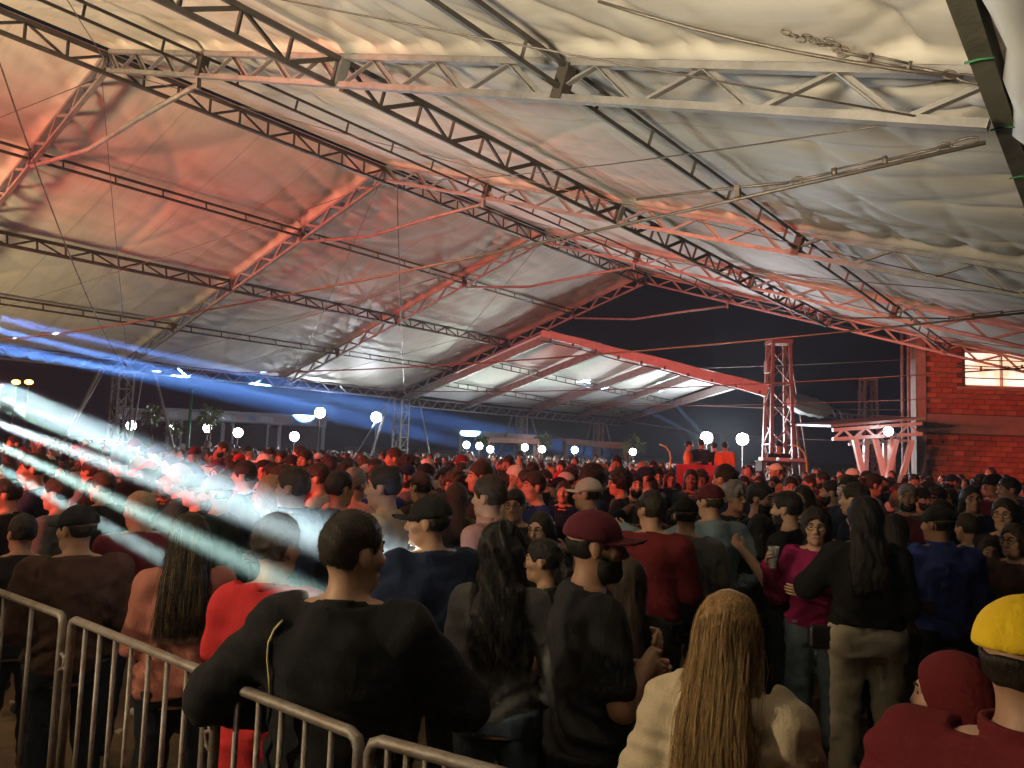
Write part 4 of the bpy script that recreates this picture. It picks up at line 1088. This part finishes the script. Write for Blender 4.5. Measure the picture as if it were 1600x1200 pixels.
HAIR = {'black': hairm('black', (.014, .011, .010)), 'brown': hairm('brown', (.045, .026, .015)), 'dark': hairm('dark', (.025, .016, .011)), 'blonde': hairm('blonde', (.36, .22, .09), (.13, .07, .03)), 'light': hairm('light', (.55, .38, .18), (.36, .22, .09)), 'ash': hairm('ash', (.30, .23, .13), (.16, .11, .06)), 'grey': hairm('grey', (.22, .21, .20))}
CL = {n: cloth(n, c) for n, c in dict(black=(.008, .008, .009), charcoal=(.018, .018, .020), navy=(.010, .017, .045), blue=(.030, .045, .19), lightblue=(.17, .24, .29), white=(.50, .48, .45), cream=(.50, .41, .29), grey=(.085, .085, .085), red=(.42, .02, .024), darkred=(.11, .010, .013), maroon=(.085, .011, .02), magenta=(.25, .012, .075), salmon=(.34, .125, .095), brown=(.05, .024, .016), olive=(.035, .037, .022), green=(.015, .03, .024), lightjeans=(.10, .14, .175), jeans=(.04, .06, .085), darkjeans=(.014, .018, .027), beige=(.38, .33, .25), yellow=(.80, .53, .02), pink=(.36, .20, .19), orange=(.65, .17, .04), teal=(.018, .06, .066), khaki=(.11, .085, .05)).items()}
M_EYE = mat('eye_dark', (.02, .015, .012), .2); M_BROW = mat('eyebrow', (.02, .014, .010), .8); M_LIP = mat('lip', (.32, .10, .09), .45); M_GLASS = mat('spectacle_frame', (.012, .012, .014), .3); M_SOLE = cloth('shoe_dark', (.03, .03, .03)); M_SOLEW = cloth('shoe_pale', (.5, .48, .45))
def horizon(px): return 600+FPX*math.tan(PITCH)+(px-800)*math.tan(ROLL)

def place(px, py, D, facing, extra=.02):
    p = at(px, py, D); h = p.z-extra
    d = Vector((p.x, p.y, 0)).normalized(); a = math.atan2(d.y, d.x)-math.radians(facing)
    return Vector((p.x, p.y, 0)), a-math.pi/2, h

PLACED = []
def hero(px, py, D, facing, label, top='black', sex='m', build=1.0, hair=('short', 'black'), cap=None, pants='darkjeans', skin=0, pose=('down', 'down'), turn=0, nod=0, sleeve=2.0, hem=.86, neck=.075, infl=.014, wr=.006,
         glasses=False, beard=False, shoes=None, wide=0, length=1.2, strands=0, wave=0, hood=None, collar=False, skirt=None, lod=None, stance=.02, group=None, zlift=0, thick=.014, lean=0, hl=None, hooddown=False):
    seed = int(px*3+D*17)
    if lod is None: lod = (.0065, .013) if D < 4.6 else ((.009, .016) if D < 8 else (.012, .022))
    b = Body(sex, build, pose[0], pose[1], math.radians(turn), math.radians(nod), seed, lod[0], lod[1], stance)
    loc, rot, h = place(px, py, D, facing, .03 if (cap or hood) else .018)
    h -= zlift
    o = empty('person', loc+Vector((0, 0, zlift)), rot); sc = max(.80, min(1.12, h/1.75)); o.scale = (sc, sc, sc)
    if lean: o.rotation_euler = (math.radians(-lean), 0, rot)
    tag(o, label, 'person', group)
    mk('body', b.body_mesh(fingers=D < 7), SKIN[skin], o)
    mk('shirt' if sleeve < 1 else 'jacket', b.top_mesh('shirt' if sleeve < 1 else 'jacket', sleeve, hem, neck, infl, wr, collar=collar, hood=hood, hooddown=hooddown, c=.0095 if D < 3.6 else None), CL[top], o)
    if D < 9: 
        mk('skirt' if skirt else 'trousers', b.legs_mesh('skirt' if skirt else 'trousers', wide, skirt=skirt, waist=min(1.0, hem+.045)), CL[pants], o)
        for me in b.shoes_mesh(): mk('shoe', me, shoes or M_SOLE, o)
    if hair and not hood: mk('hair', b.hair_mesh(hair[0], length, strands=strands, wave=wave, thick=thick, capped=bool(cap)), HAIR[hair[1]], o)
    if hl: mk('hair_highlights', b.hair_mesh(hair[0], length, strands=int(strands*hl[1]), wave=wave, thick=thick, only=True, sshift=7), HAIR[hl[0]], o)
    if cap: mk('cap', b.cap_mesh(back=cap[1] if len(cap) > 1 else False), CL[cap[0]], o)
    e, br, mo = b.face_parts(); mk('eyes', e, M_EYE, o); mk('eyebrows', br, M_BROW, o); mk('mouth', mo, M_LIP, o)
    if glasses: mk('glasses', b.glasses_mesh(), M_GLASS, o)
    if beard: mk('beard', b.beard_mesh(), HAIR['black'], o)
    PLACED.append((loc.x, loc.y)); o['_r'] = 0; del o['_r']
    return o, b

# ---------------------------------------------------------------- foreground and middle people
G1 = 'people in the foreground'; G2 = 'people in the middle of the crowd'
def trim(P, pts, r, m, name, parent=None):
    return mk(name, MB().tube([Vector(p) for p in pts], r, 6).mesh(name, True), m, P)
def seam(P, xz, r, m, name):
    me = [ch for ch in P.children if ch.name.startswith(('jacket', 'shirt'))][0].data
    V = np.empty(len(me.vertices)*3, np.float32); me.vertices.foreach_get('co', V); V = V.reshape(-1, 3); pts = []
    for x, z in xz:
        q = V[(np.abs(V[:, 0]-x) < .014) & (np.abs(V[:, 2]-z) < .014)]
        if len(q): pts.append((x, q[:, 1].min()-.001, z))
    if len(pts) > 2: trim(P, pts, r, m, name)
M_TRIM = mat('yellow_trim', (.55, .48, .2), .6)
P, B = hero(548, 792, 2.45, 14, 'man in black sweatshirt leaning on the barrier, seen from behind', 'black', build=1.15, hair=('short', 'dark'), pose=(((.21, .02, -.23), (.10, .22, -.34)), ((.17, .10, -.24), (-.02, .30, -.26))), turn=-42, neck=.084, infl=.026, wr=.009, strands=2600, group=G1, hem=.80, thick=.011)
seam(P, [(-.165, 1.425), (-.185, 1.40), (-.20, 1.36), (-.205, 1.31), (-.200, 1.25), (-.19, 1.20)], .0042, M_TRIM, 'shoulder_piping')
hero(300, 797, 3.7, 5, 'woman in salmon knit cardigan with long dark hair streaked blonde, behind the barrier', 'salmon', 'f', 1.08, ('long', 'dark'), pose=('front', 'front'), infl=.024, wr=.010, length=1.17, strands=1600, hl=('blonde', .25), hem=.84, pants='darkjeans', group=G1, turn=25)
hero(432, 800, 3.05, 20, 'person in long bright red garment with dark hair, left of the leaning man', 'red', 'f', 1.12, ('short', 'dark'), pose=('front', 'front'), sleeve=.7, hem=.62, pants='red', skirt=.42, infl=.022, strands=1500, turn=-20, group=G1, neck=.085, thick=.022)
hero(128, 782, 3.95, 0, 'person in dark cap and dark brown jacket at the left barrier', 'brown', build=1.12, cap=('black',), hair=('short', 'black'), pose=('front', 'front'), infl=.028, wr=.010, group=G1, turn=40)
hero(40, 800, 4.5, 10, 'dark-haired person in black at the left picture edge', 'black', build=1.05, hair=('short', 'black'), pose=('fold', 'fold'), group=G1, turn=30)
hero(225, 765, 4.9, 0, 'person in dark red shirt between the dark cap and the salmon cardigan', 'darkred', build=1.15, hair=('short', 'ash'), pose=('front', 'front'), sleeve=.8, turn=50, group=G1, infl=.02)
hero(342, 736, 5.35, -70, 'person in tan cap and dark green jacket, profile to the left', 'green', build=1.05, cap=('khaki',), hair=('short', 'brown'), pose=('down', 'front'), group=G1, beard=True, infl=.022)
hero(462, 727, 4.95, -62, 'man in black suit jacket, profile to the left, with swept-back hair', 'black', build=1.1, hair=('short', 'brown'), pose=('down', 'front'), strands=1600, group=G1, infl=.024, neck=.082, collar=True, skin=3)
hero(425, 740, 5.4, -80, 'woman with straight blonde hair beside the man in the black jacket', 'charcoal', 'f', 1, ('long', 'ash'), length=1.28, strands=160, group=G1)
hero(604, 726, 5.0, -72, 'young man with short dark hair in cream jacket, profile to the left', 'cream', hair=('short', 'dark'), pose=('down', 'front'), strands=1200, group=G1, skin=3, infl=.022, neck=.085)
hero(622, 800, 5.2, -110, 'short smiling woman in glasses tucked behind the navy jacket', 'black', 'f', .95, ('long', 'blonde'), length=1.3, glasses=True, group=G1, skin=3)
hero(530, 733, 5.6, 20, 'person with dark hair and dark coat between the two profile men', 'charcoal', hair=('short', 'black'), group=G1, turn=-30)
hero(676, 768, 3.9, -28, 'broad man in navy jacket and black cap, back turned', 'navy', build=1.22, cap=('black',), hair=('short', 'black'), pose=('front', 'front'), infl=.034, wr=.011, turn=50, group=G1, pants='darkjeans', hem=.76)
hero(768, 741, 4.9, -60, 'tall man with wavy hair in pale pink jacket looking left', 'pink', hair=('short', 'brown'), pose=('down', 'front'), strands=1500, group=G1, skin=3, infl=.022, collar=True, thick=.020)
hero(786, 816, 3.45, 6, 'woman with long curly black hair, lace top and jeans, seen from behind', 'grey', 'f', 1.06, ('long', 'black'), length=1.12, wave=1, strands=800, pants='jeans', group=G1, pose=('front', 'down2'), infl=.018, thick=.026)
hero(852, 838, 4.0, -75, 'woman with dark tied hair in profile, left of the maroon cap man', 'olive', 'f', 1.02, ('pony', 'black'), pose=('down', 'front'), sleeve=.6, group=G1, skin=0, neck=.10)
hero(806, 762, 5.9, -165, 'man with glasses facing the camera beside the pink jacket', 'charcoal', hair=('short', 'black'), glasses=True, pose=('fold', 'fold'), group=G1)
hero(846, 797, 5.0, -150, 'woman in glasses half hidden above the profile woman', 'black', 'f', 1, ('long', 'dark'), glasses=True, group=G1, length=1.3)
P, B = hero(928, 787, 2.9, 76, 'man in maroon cap and black t-shirt with folded tattooed arms', 'charcoal', build=1.1, cap=('maroon',), hair=('short', 'black'), pose=(((.05, .06, -.28), (-.20, .23, -.22)), ((.05, .07, -.28), (-.18, .25, -.17))), sleeve=.72, infl=.020, wr=.008, group=G1, beard=True, skin=1, pants='black', neck=.086, turn=-8)
hero(984, 868, 3.5, 10, 'long-haired woman in black seen from behind, right of the maroon cap man', 'black', 'f', .95, ('long', 'brown'), length=1.10, strands=500, pants='black', group=G1)
hero(920, 742, 6.3, -70, 'man in white cap and black shirt looking left', 'black', cap=('white',), hair=('short', 'black'), pose=('down', 'front'), sleeve=.7, group=G1, skin=3)
hero(1022, 764, 5.1, 12, 'man in dark red shirt with a hand on his shoulder', 'darkred', build=1.05, hair=('short', 'dark'), pose=('down', 'front'), turn=45, group=G1, infl=.02, strands=900)
hero(1072, 772, 5.4, 5, 'man in black cap and grey shirt, arm around the man in dark red', 'grey', build=1.1, cap=('black',), hair=('short', 'black'), pose=(((.22, .10, -.08), (.34, .16, .0)), 'down'), sleeve=.75, group=G1, infl=.02)
hero(1112, 752, 5.9, -18, 'person in light blue shirt and maroon cap seen from behind', 'lightblue', build=1.05, cap=('maroon',), hair=('short', 'brown'), pose=('out', 'hip'), group=G1, infl=.024, turn=30)
hero(1135, 724, 7.4, -20, 'tall man in blue shirt standing left of the platform', 'navy', hair=('short', 'dark'), group=G2, turn=40)
hero(1232, 765, 5.6, -68, 'bearded man in black t-shirt, profile left, drinking', 'black', build=1.08, hair=('short', 'black'), pose=('cup', 'front'), sleeve=.6, beard=True, group=G1, skin=3, strands=700)
hero(1186, 752, 6.3, 110, 'man in navy t-shirt with white sleeve edge facing the bearded man', 'navy', hair=('short', 'black'), pose=('fold', 'fold'), sleeve=.7, beard=True, group=G1, skin=0)
P, B = hero(1188, 800, 5.9, 20, 'woman in black with white striped sleeve next to the magenta sweater', 'black', 'f', 1, ('long', 'black'), pose=('down', 'down2'), group=G1, length=1.25, pants='black')
for i in range(4): trim(P, [(.165+.012*i, -.09, 1.33-.045*i), (.225+.012*i, -.02, 1.325-.045*i), (.235+.01*i, .04, 1.33-.045*i)], .011, CL['white'], 'stripe')
PM, BM = hero(1275, 792, 5.25, -172, 'smiling woman in glasses and magenta sweater raising a cup', 'magenta', 'f', 1.06, ('long', 'dark'), pose=('fold', (( .10, .04, -.27), (.12, .20, -.06))), glasses=True, pants='lightjeans', wide=.035, length=1.30, wave=.5, group=G1, skin=3, shoes=M_SOLEW, infl=.028, wr=.010, turn=6, hem=.90, thick=.026)
PB, BB_ = hero(1352, 772, 4.75, -8, 'woman in black sweater and beige trousers with long black hair, back turned', 'black', 'f', 1.12, ('long', 'black'), pose=(((.16, .06, -.22), (.10, .26, -.22)), 'front'), pants='beige', length=1.18, wide=.018, group=G1, infl=.030, hem=.97, shoes=M_SOLEW, strands=160, turn=30, wave=.3)
hero(1398, 800, 5.3, 10, 'person in brown jacket behind the beige trousers', 'brown', 'f', 1.08, ('long', 'black'), length=1.3, group=G1, infl=.026, pants='black')
hero(1338, 752, 6.2, -72, 'man in dark jacket with smooth dark hair, profile left, behind the long black hair', 'navy', build=1.08, hair=('short', 'dark'), group=G1, skin=3, infl=.024)
hero(1468, 784, 5.2, -22, 'man in blue shirt and dark cap standing alone at the right', 'blue', build=1.1, cap=('charcoal',), hair=('short', 'black'), pose=('front', 'front'), group=G1, infl=.026, collar=True, pants='black', turn=35)
hero(1512, 800, 6.2, -40, 'person in pale shirt just behind the man in blue', 'white', hair=('short', 'dark'), group=G1)
hero(1570, 776, 6.0, -165, 'woman with glasses and dark hair at the right edge, upper one', 'charcoal', 'f', 1, ('long', 'dark'), glasses=True, group=G1, length=1.3)
hero(1585, 815, 5.3, -150, 'woman with glasses and brown jacket at the right edge, lower one', 'brown', 'f', 1.05, ('long', 'brown'), glasses=True, group=G1, length=1.3, infl=.026)
hero(1545, 838, 5.9, 170, 'short person in dark coat between the right edge women', 'olive', 'f', .95, ('long', 'dark'), group=G1, length=1.3)
# nearest three
hero(1140, 917, 2.15, 16, 'woman with long straight blonde hair in cream hoodie, seen from behind', 'cream', 'f', 1.12, ('long', 'blonde'), pose=(((.10, .02, -.27), (.02, .2, -.38)), 'front'), length=1.02, strands=4200, hl=('light', .5), hooddown=True, infl=.034, wr=.012, group=G1, thick=.016, hem=.80, neck=.10)
hero(1500, 1004, 2.05, -78, 'person in dark red hood looking left at the lower right', 'darkred', 'f', 1.0, None, hood=True, group=G1, infl=.03, wr=.010, skin=0, pose=('front', 'front'), nod=-8)
hero(1604, 912, 1.5, 8, 'person in yellow cap and dark red jacket at the right edge', 'darkred', build=1.1, cap=('yellow',), hair=('short', 'dark'), group=G1, infl=.034, wr=.012, pose=('front', 'front'), turn=-14, collar=True)
# left side, in the light beams
for (px, py, D, fc, lab, top, hr, tn) in [
    (95, 742, 5.6, -60, 'man in grey jacket caught in the pale beam at the left', 'grey', ('short', 'dark'), 0),
    (15, 745, 5.8, -60, 'man in black at the far left edge under the pale beam', 'black', ('short', 'black'), 20),
    (165, 735, 6.3, -40, 'man in charcoal shirt between the left beams', 'charcoal', ('short', 'brown'), 20),
    (280, 722, 6.6, -95, 'woman in teal top with ash hair, left of the tan cap', 'teal', ('long', 'ash'), 0),
    (385, 718, 6.8, -70, 'man in navy shirt behind the blonde woman', 'navy', ('short', 'black'), 0),
    (500, 722, 6.9, -75, 'man in white shirt with dark tie strap behind the black suit jacket', 'white', ('short', 'dark'), 0),
    (555, 728, 6.2, 30, 'bald-looking man in pale pink polo between the profile men', 'pink', ('short', 'grey'), 0),
    (660, 735, 6.6, -40, 'person in brown coat behind the navy jacket', 'brown', ('short', 'dark'), 0),
    (715, 752, 6.1, 10, 'woman in tan coat left of the pink jacket', 'khaki', ('long', 'brown'), 0)]:
    hero(px, py, D, fc, lab, top, 'f' if hr[0] == 'long' else 'm', 1.03, hr, group=G2, turn=tn, pose=('down', 'front'), length=1.28)
# people on the platform and at the desk
for (px, py, D, fc, lab, top, cp, zl) in [(1076, 688, 21.2, 90, 'bearded man in orange on the platform, left end', 'orange', None, .66), (1096, 685, 21.4, 20, 'man in black seen from behind on the platform', 'black', None, .66), (1116, 690, 21.5, -30, 'person in dark clothes in the middle of the platform', 'navy', None, .66), (1133, 689, 21.2, 10, 'man in bright orange shirt on the platform, right end', 'orange', None, .66), (1217, 685, 21.4, 175, 'man in black t-shirt and cap at the desk by the mast', 'black', ('black',), .5)]:
    hero(px, py, D, fc, lab, top, hair=('short', 'black'), cap=cp, zlift=zl, lod=(.012, .022), pose=('front', 'front'), sleeve=.7, group='people on the platform')
sd = empty('second_platform', (db.x+by.x*.8, db.y+by.y*.8, 0), brz); tag(sd, 'low deck under the man at the desk', 'platform'); MB().box((0, 0, .25), (1.4, 1.0, .5)).build('deck', M_STALLD, sd)

# cup in the raised hand and the small black bag
def to_world(o, p):
    bpy.context.view_layer.update(); return o.matrix_world @ Vector(p)
Wp = BM.arms[1][3]; Ep = BM.arms[1][2]; dd = (Wp-Ep)/np.linalg.norm(Wp-Ep)
cupw = to_world(PM, Wp+dd*.10+np.array([-.045, .0, .0]))
cup = MB().tube([(0, 0, -.07), (0, 0, .0), (0, 0, .07)], [.026, .031, .038], 14, False); cup.tube([(0, 0, -.072), (0, 0, -.069)], .026, 14)
gm = mat('clear_cup', (.8, .85, .85), .15); gm.node_tree.nodes['Principled BSDF'].inputs['Transmission Weight'].default_value = .75
o = cup.build('drinking_cup', gm, None, True); o.location = cupw; tag(o, 'clear plastic cup held up by the woman in magenta', 'cup')
bagw = to_world(PB, (-.24, -.05, .93))
bag = empty('shoulder_bag', bagw, PB.rotation_euler.z+.3); tag(bag, 'small black bag hanging at the hip of the beige trousers', 'bag')
bg_m = mat('black_leather', (.014, .013, .013), .4, 0, .2, 20, .2, 50)
for nm_, c_, s_ in (('bag_body', (0, 0, -.05), (.21, .075, .14)), ('flap', (0, -.042, -.02), (.20, .016, .09))):
    q_ = MB().box(c_, s_).build(nm_, bg_m, bag); bv = q_.modifiers.new('soft', 'BEVEL'); bv.width = .028 if nm_ == 'bag_body' else .007; bv.segments = 3
st0 = to_world(PB, (.10, -.165, 1.04)); MB().tube([Vector((.10, -.02, .02)), Vector((.18, -.08, .07)), Vector((.28, -.12, .13))], .010, 6).build('strap', bg_m, bag, True)

# ---------------------------------------------------------------- the crowd
VAR = []
for i, (sex, bld_, hr, cp, pl, pr_, sl, gl, bd, tn) in enumerate([
    ('m', 1.0, ('short', None), None, 'down', 'front', 2.0, 0, 0, 0), ('m', 1.1, ('short', None), None, 'fold', 'fold', .7, 0, 1, .3),
    ('m', 1.05, ('short', None), True, 'down', 'down', .7, 0, 0, -.3), ('m', .97, ('curly', None), None, 'phone', 'down', 2.0, 1, 0, .2),
    ('m', 1.12, ('short', None), True, 'front', 'front', 2.0, 0, 1, .1), ('f', 1.0, ('long', None), None, 'down', 'front', 2.0, 0, 0, .2),
    ('f', 1.06, ('long', None), None, 'fold', 'fold', .6, 0, 0, -.3), ('f', .96, ('bun', None), None, 'phone', 'phone', 2.0, 0, 0, 0),
    ('f', 1.02, ('long', None), None, 'cup', 'down', .6, 1, 0, -.1), ('m', 1.0, ('short', None), None, 'up', 'down', .7, 0, 0, -.2)]):
    b = Body(sex, bld_, pl, pr_, tn, 0, 100+i, .011, .021, .02)
    d = dict(sex=sex, body=b.body_mesh(fingers=False), top=b.top_mesh('jacket' if sl > 1 else 'shirt', sl, c=.018), legs=b.legs_mesh(), hair=b.hair_mesh(hr[0], 1.27, c=.010, capped=bool(cp)), style=hr[0], cap=None, sl=sl, up='up' in (pl, pr_))
    if cp: d['cap'] = b.cap_mesh()
    d['eyes'], d['brows'], d['mouth'] = b.face_parts()
    d['glasses'] = b.glasses_mesh() if gl else None; d['beard'] = b.beard_mesh() if bd else None
    VAR.append(d)
def setm(o, m): 
    if len(o.data.materials) == 0: o.data.materials.append(m)
    o.material_slots[0].link = 'OBJECT'; o.material_slots[0].material = m
def crowd_person(v, loc, rot, h, top, hairc, skin, pants, capc, label, group, detail):
    o = empty('person', loc, rot); s = h/1.75; o.scale = (s, s, s); tag(o, label, 'person', group)
    parts = [('body', v['body'], SKIN[skin]), ('jacket' if v['sl'] > 1 else 'shirt', v['top'], CL[top]), ('trousers', v['legs'], CL[pants]), ('hair', v['hair'], HAIR[hairc])]
    if v['cap']: parts.append(('cap', v['cap'], CL[capc]))
    if detail:
        parts += [('eyes', v['eyes'], M_EYE), ('eyebrows', v['brows'], M_BROW), ('mouth', v['mouth'], M_LIP)]
    if v['glasses']: parts.append(('glasses', v['glasses'], M_GLASS))
    if v['beard']: parts.append(('beard', v['beard'], HAIR['black']))
    for n, me, m in parts:
        p = bpy.data.objects.new(n, me); C.objects.link(p); p.parent = o; setm(p, m)
TOPC = ['black']*6+['charcoal']*4+['navy']*4+['grey']*3+['white']*3+['darkred']*2+['maroon']+['brown']*2+['olive']+['blue']*2+['pink']+['cream']+['red']+['teal']+['lightblue']+['green']
CNAME = dict(black='black', charcoal='charcoal', navy='navy', grey='grey', white='white', darkred='dark red', maroon='maroon', brown='brown', olive='olive', blue='blue', pink='pale pink', cream='cream', red='red', teal='teal', lightblue='light blue', green='dark green')
def zone(px):
    for lim, nm in ((130, 'at far left'), (230, 'by the left column'), (350, 'by the green pole'), (450, 'below the left stalls'), (545, 'by the taller floodlight'), (650, 'by the middle column'), (780, 'below the canopy end'), (900, 'by the canopy columns'), (1040, 'left of the platform'), (1150, 'before the platform'), (1270, 'before the mast'), (1430, 'before the steel stall')):
        if px < lim: return nm
    return 'before the brick wall'
def blocked(x, y, r):
    return any((x-a)**2+(y-b)**2 < r*r for a, b in PLACED)
rg = random.Random(11); n = 0; far = []; cand = []
tries = 0
pole_pts = [(XL, Y0+SP*k) for k in (1, 3)]+[(pb.x+by.x*.6, pb.y+by.y*.6), (pb.x, pb.y), (db.x, db.y), (db.x+by.x, db.y+by.y), (m1.location.x, m1.location.y), (st.x, st.y)]
while tries < 9000:
    tries += 1
    D = math.sqrt(rg.uniform(5.9**2, 33**2)); px = rg.uniform(-40, 1640); p = at(px, 715, D)
    x, y = p.x, p.y
    if D > 19.0 and px > 1190: continue
    if D > 17.8 and px > 1260: continue
    if D > 20.3 and px > 1425: continue
    if 1050 < px < 1162 and D > 12.5: continue
    if px > 1500 and D < 6.6: continue
    if 1380 < px < 1530 and D < 7.4: continue
    if any((x-a)**2+(y-b)**2 < 1.1 for a, b in pole_pts): continue
    if blocked(x, y, .50 if D < 9 else .46 if D < 18 else .5): continue
    PLACED.append((x, y)); cand.append((D, px, x, y))
cand.sort()
labels = set()
for i, (D, px, x, y) in enumerate(cand[:285]):
    v = rg.choice(VAR[:9]) if rg.random() > .02 or D < 9 else VAR[9]
    to = math.atan2(-8-y, -11-x)-math.pi/2+rg.gauss(0, .8)
    if rg.random() < .16: to = rg.uniform(0, 6.28)
    h = rg.gauss(1.735 if v['sex'] == 'm' else 1.62, .085); h = max(1.45, min(1.93, h))
    top = rg.choice(TOPC); hc = rg.choice(['black']*5+['dark']*4+['brown']*3+['blonde' if v['sex'] == 'f' else 'grey']); cc = rg.choice(['black', 'black', 'white', 'maroon', 'navy', 'khaki', 'red'])
    view = math.atan2(-y, -x)-math.pi/2; rel = (to-view+math.pi) % (2*math.pi)-math.pi
    fc = 'facing us' if abs(rel) < .6 else ('back turned' if abs(rel) > 2.4 else ('turned left' if rel < 0 else 'turned right'))
    hd = ('%s cap' % cc) if v['cap'] else {'short': 'short %s hair', 'curly': 'curly %s hair', 'long': 'long %s hair', 'bun': '%s hair bun'}[v['style']] % ({'dark': 'dark'}.get(hc, hc))
    dist = 'near' if D < 8.5 else ('midway' if D < 12 else 'deep')
    for att in range(12):
        lab = ('man in ' if v['sex'] == 'm' else 'woman in ')+'%s %s, %s, %s, %s %s' % (CNAME[top], 'jacket' if v['sl'] > 1 else 'shirt', hd, fc, dist, zone(px))
        if v['up']: lab += ', arm up'
        if lab not in labels: break
        top = rg.choice(TOPC)
    labels.add(lab)
    crowd_person(v, (x, y, 0), to, h, top, hc, rg.choice([0, 0, 1, 1, 2, 3]), rg.choice(['darkjeans', 'black', 'jeans', 'khaki']), cc, lab, 'people in the crowd', D < 11)
# the far crowd reads as one mass
def far_crowd():
    SP_ = {}
    groups = {}
    for D, px, x, y in cand[285:]:
        h = rg.gauss(1.70, .07); s = h/1.75; v = rg.uniform(-.5, .5)+math.atan2(-8-y, -11-x)-math.pi/2
        c, sn = math.cos(v), math.sin(v); hairc = rg.choice(['black', 'dark', 'brown']); top = rg.choice(TOPC)
        def T(mb, f, *a): pass
        def add(key, prim):
            mb = groups.setdefault(key, MB()); n0 = len(mb.v); prim(mb)
            for i in range(n0, len(mb.v)):
                X, Y, Z = mb.v[i]; mb.v[i] = (x+(X*c-Y*sn)*s, y+(X*sn+Y*c)*s, Z*s)
        add(('skin', 1), lambda m: (m.ell((0, .02, 1.60), (.072, .09, .115), 8, 6), m.tube([(0, 0, 1.40), (0, 0, 1.55)], .055, 6), m.ell((0, .11, 1.58), (.015, .02, .02), 5, 4)))
        add(('hair', hairc), lambda m: m.ell((0, -.022, 1.645), (.086, .096, .108), 8, 6))
        def tor(m):
            m.ell((0, -.01, 1.22), (.19, .125, .30), 9, 6); m.tube([(-.21, 0, 1.38), (0, -.02, 1.44), (.21, 0, 1.38)], [.065, .07, .065], 7)
            for q in (-1, 1): m.tube([(q*.215, 0, 1.38), (q*.25, .0, 1.1), (q*.17, .16, .98)], [.065, .05, .04], 6)
            m.tube([(0, 0, 1.0), (0, 0, .5), (0, 0, .02)], [.17, .14, .11], 7)
        add(('top', top), tor)
    root = None
    o = empty('far_crowd', (-14, 20, 0)); tag(o, 'distant crowd standing under the far half of the tent', kind='stuff')
    for (k, c), mb in groups.items():
        m = SKIN[1] if k == 'skin' else (HAIR[c] if k == 'hair' else CL[c])
        q = mb.build({'skin': 'heads', 'hair': 'hair', 'top': 'clothes'}[k], m, o, True, rel=(-14, 20, 0)); tag(q, kind='stuff')
far_crowd()
print('CROWD', len(cand))
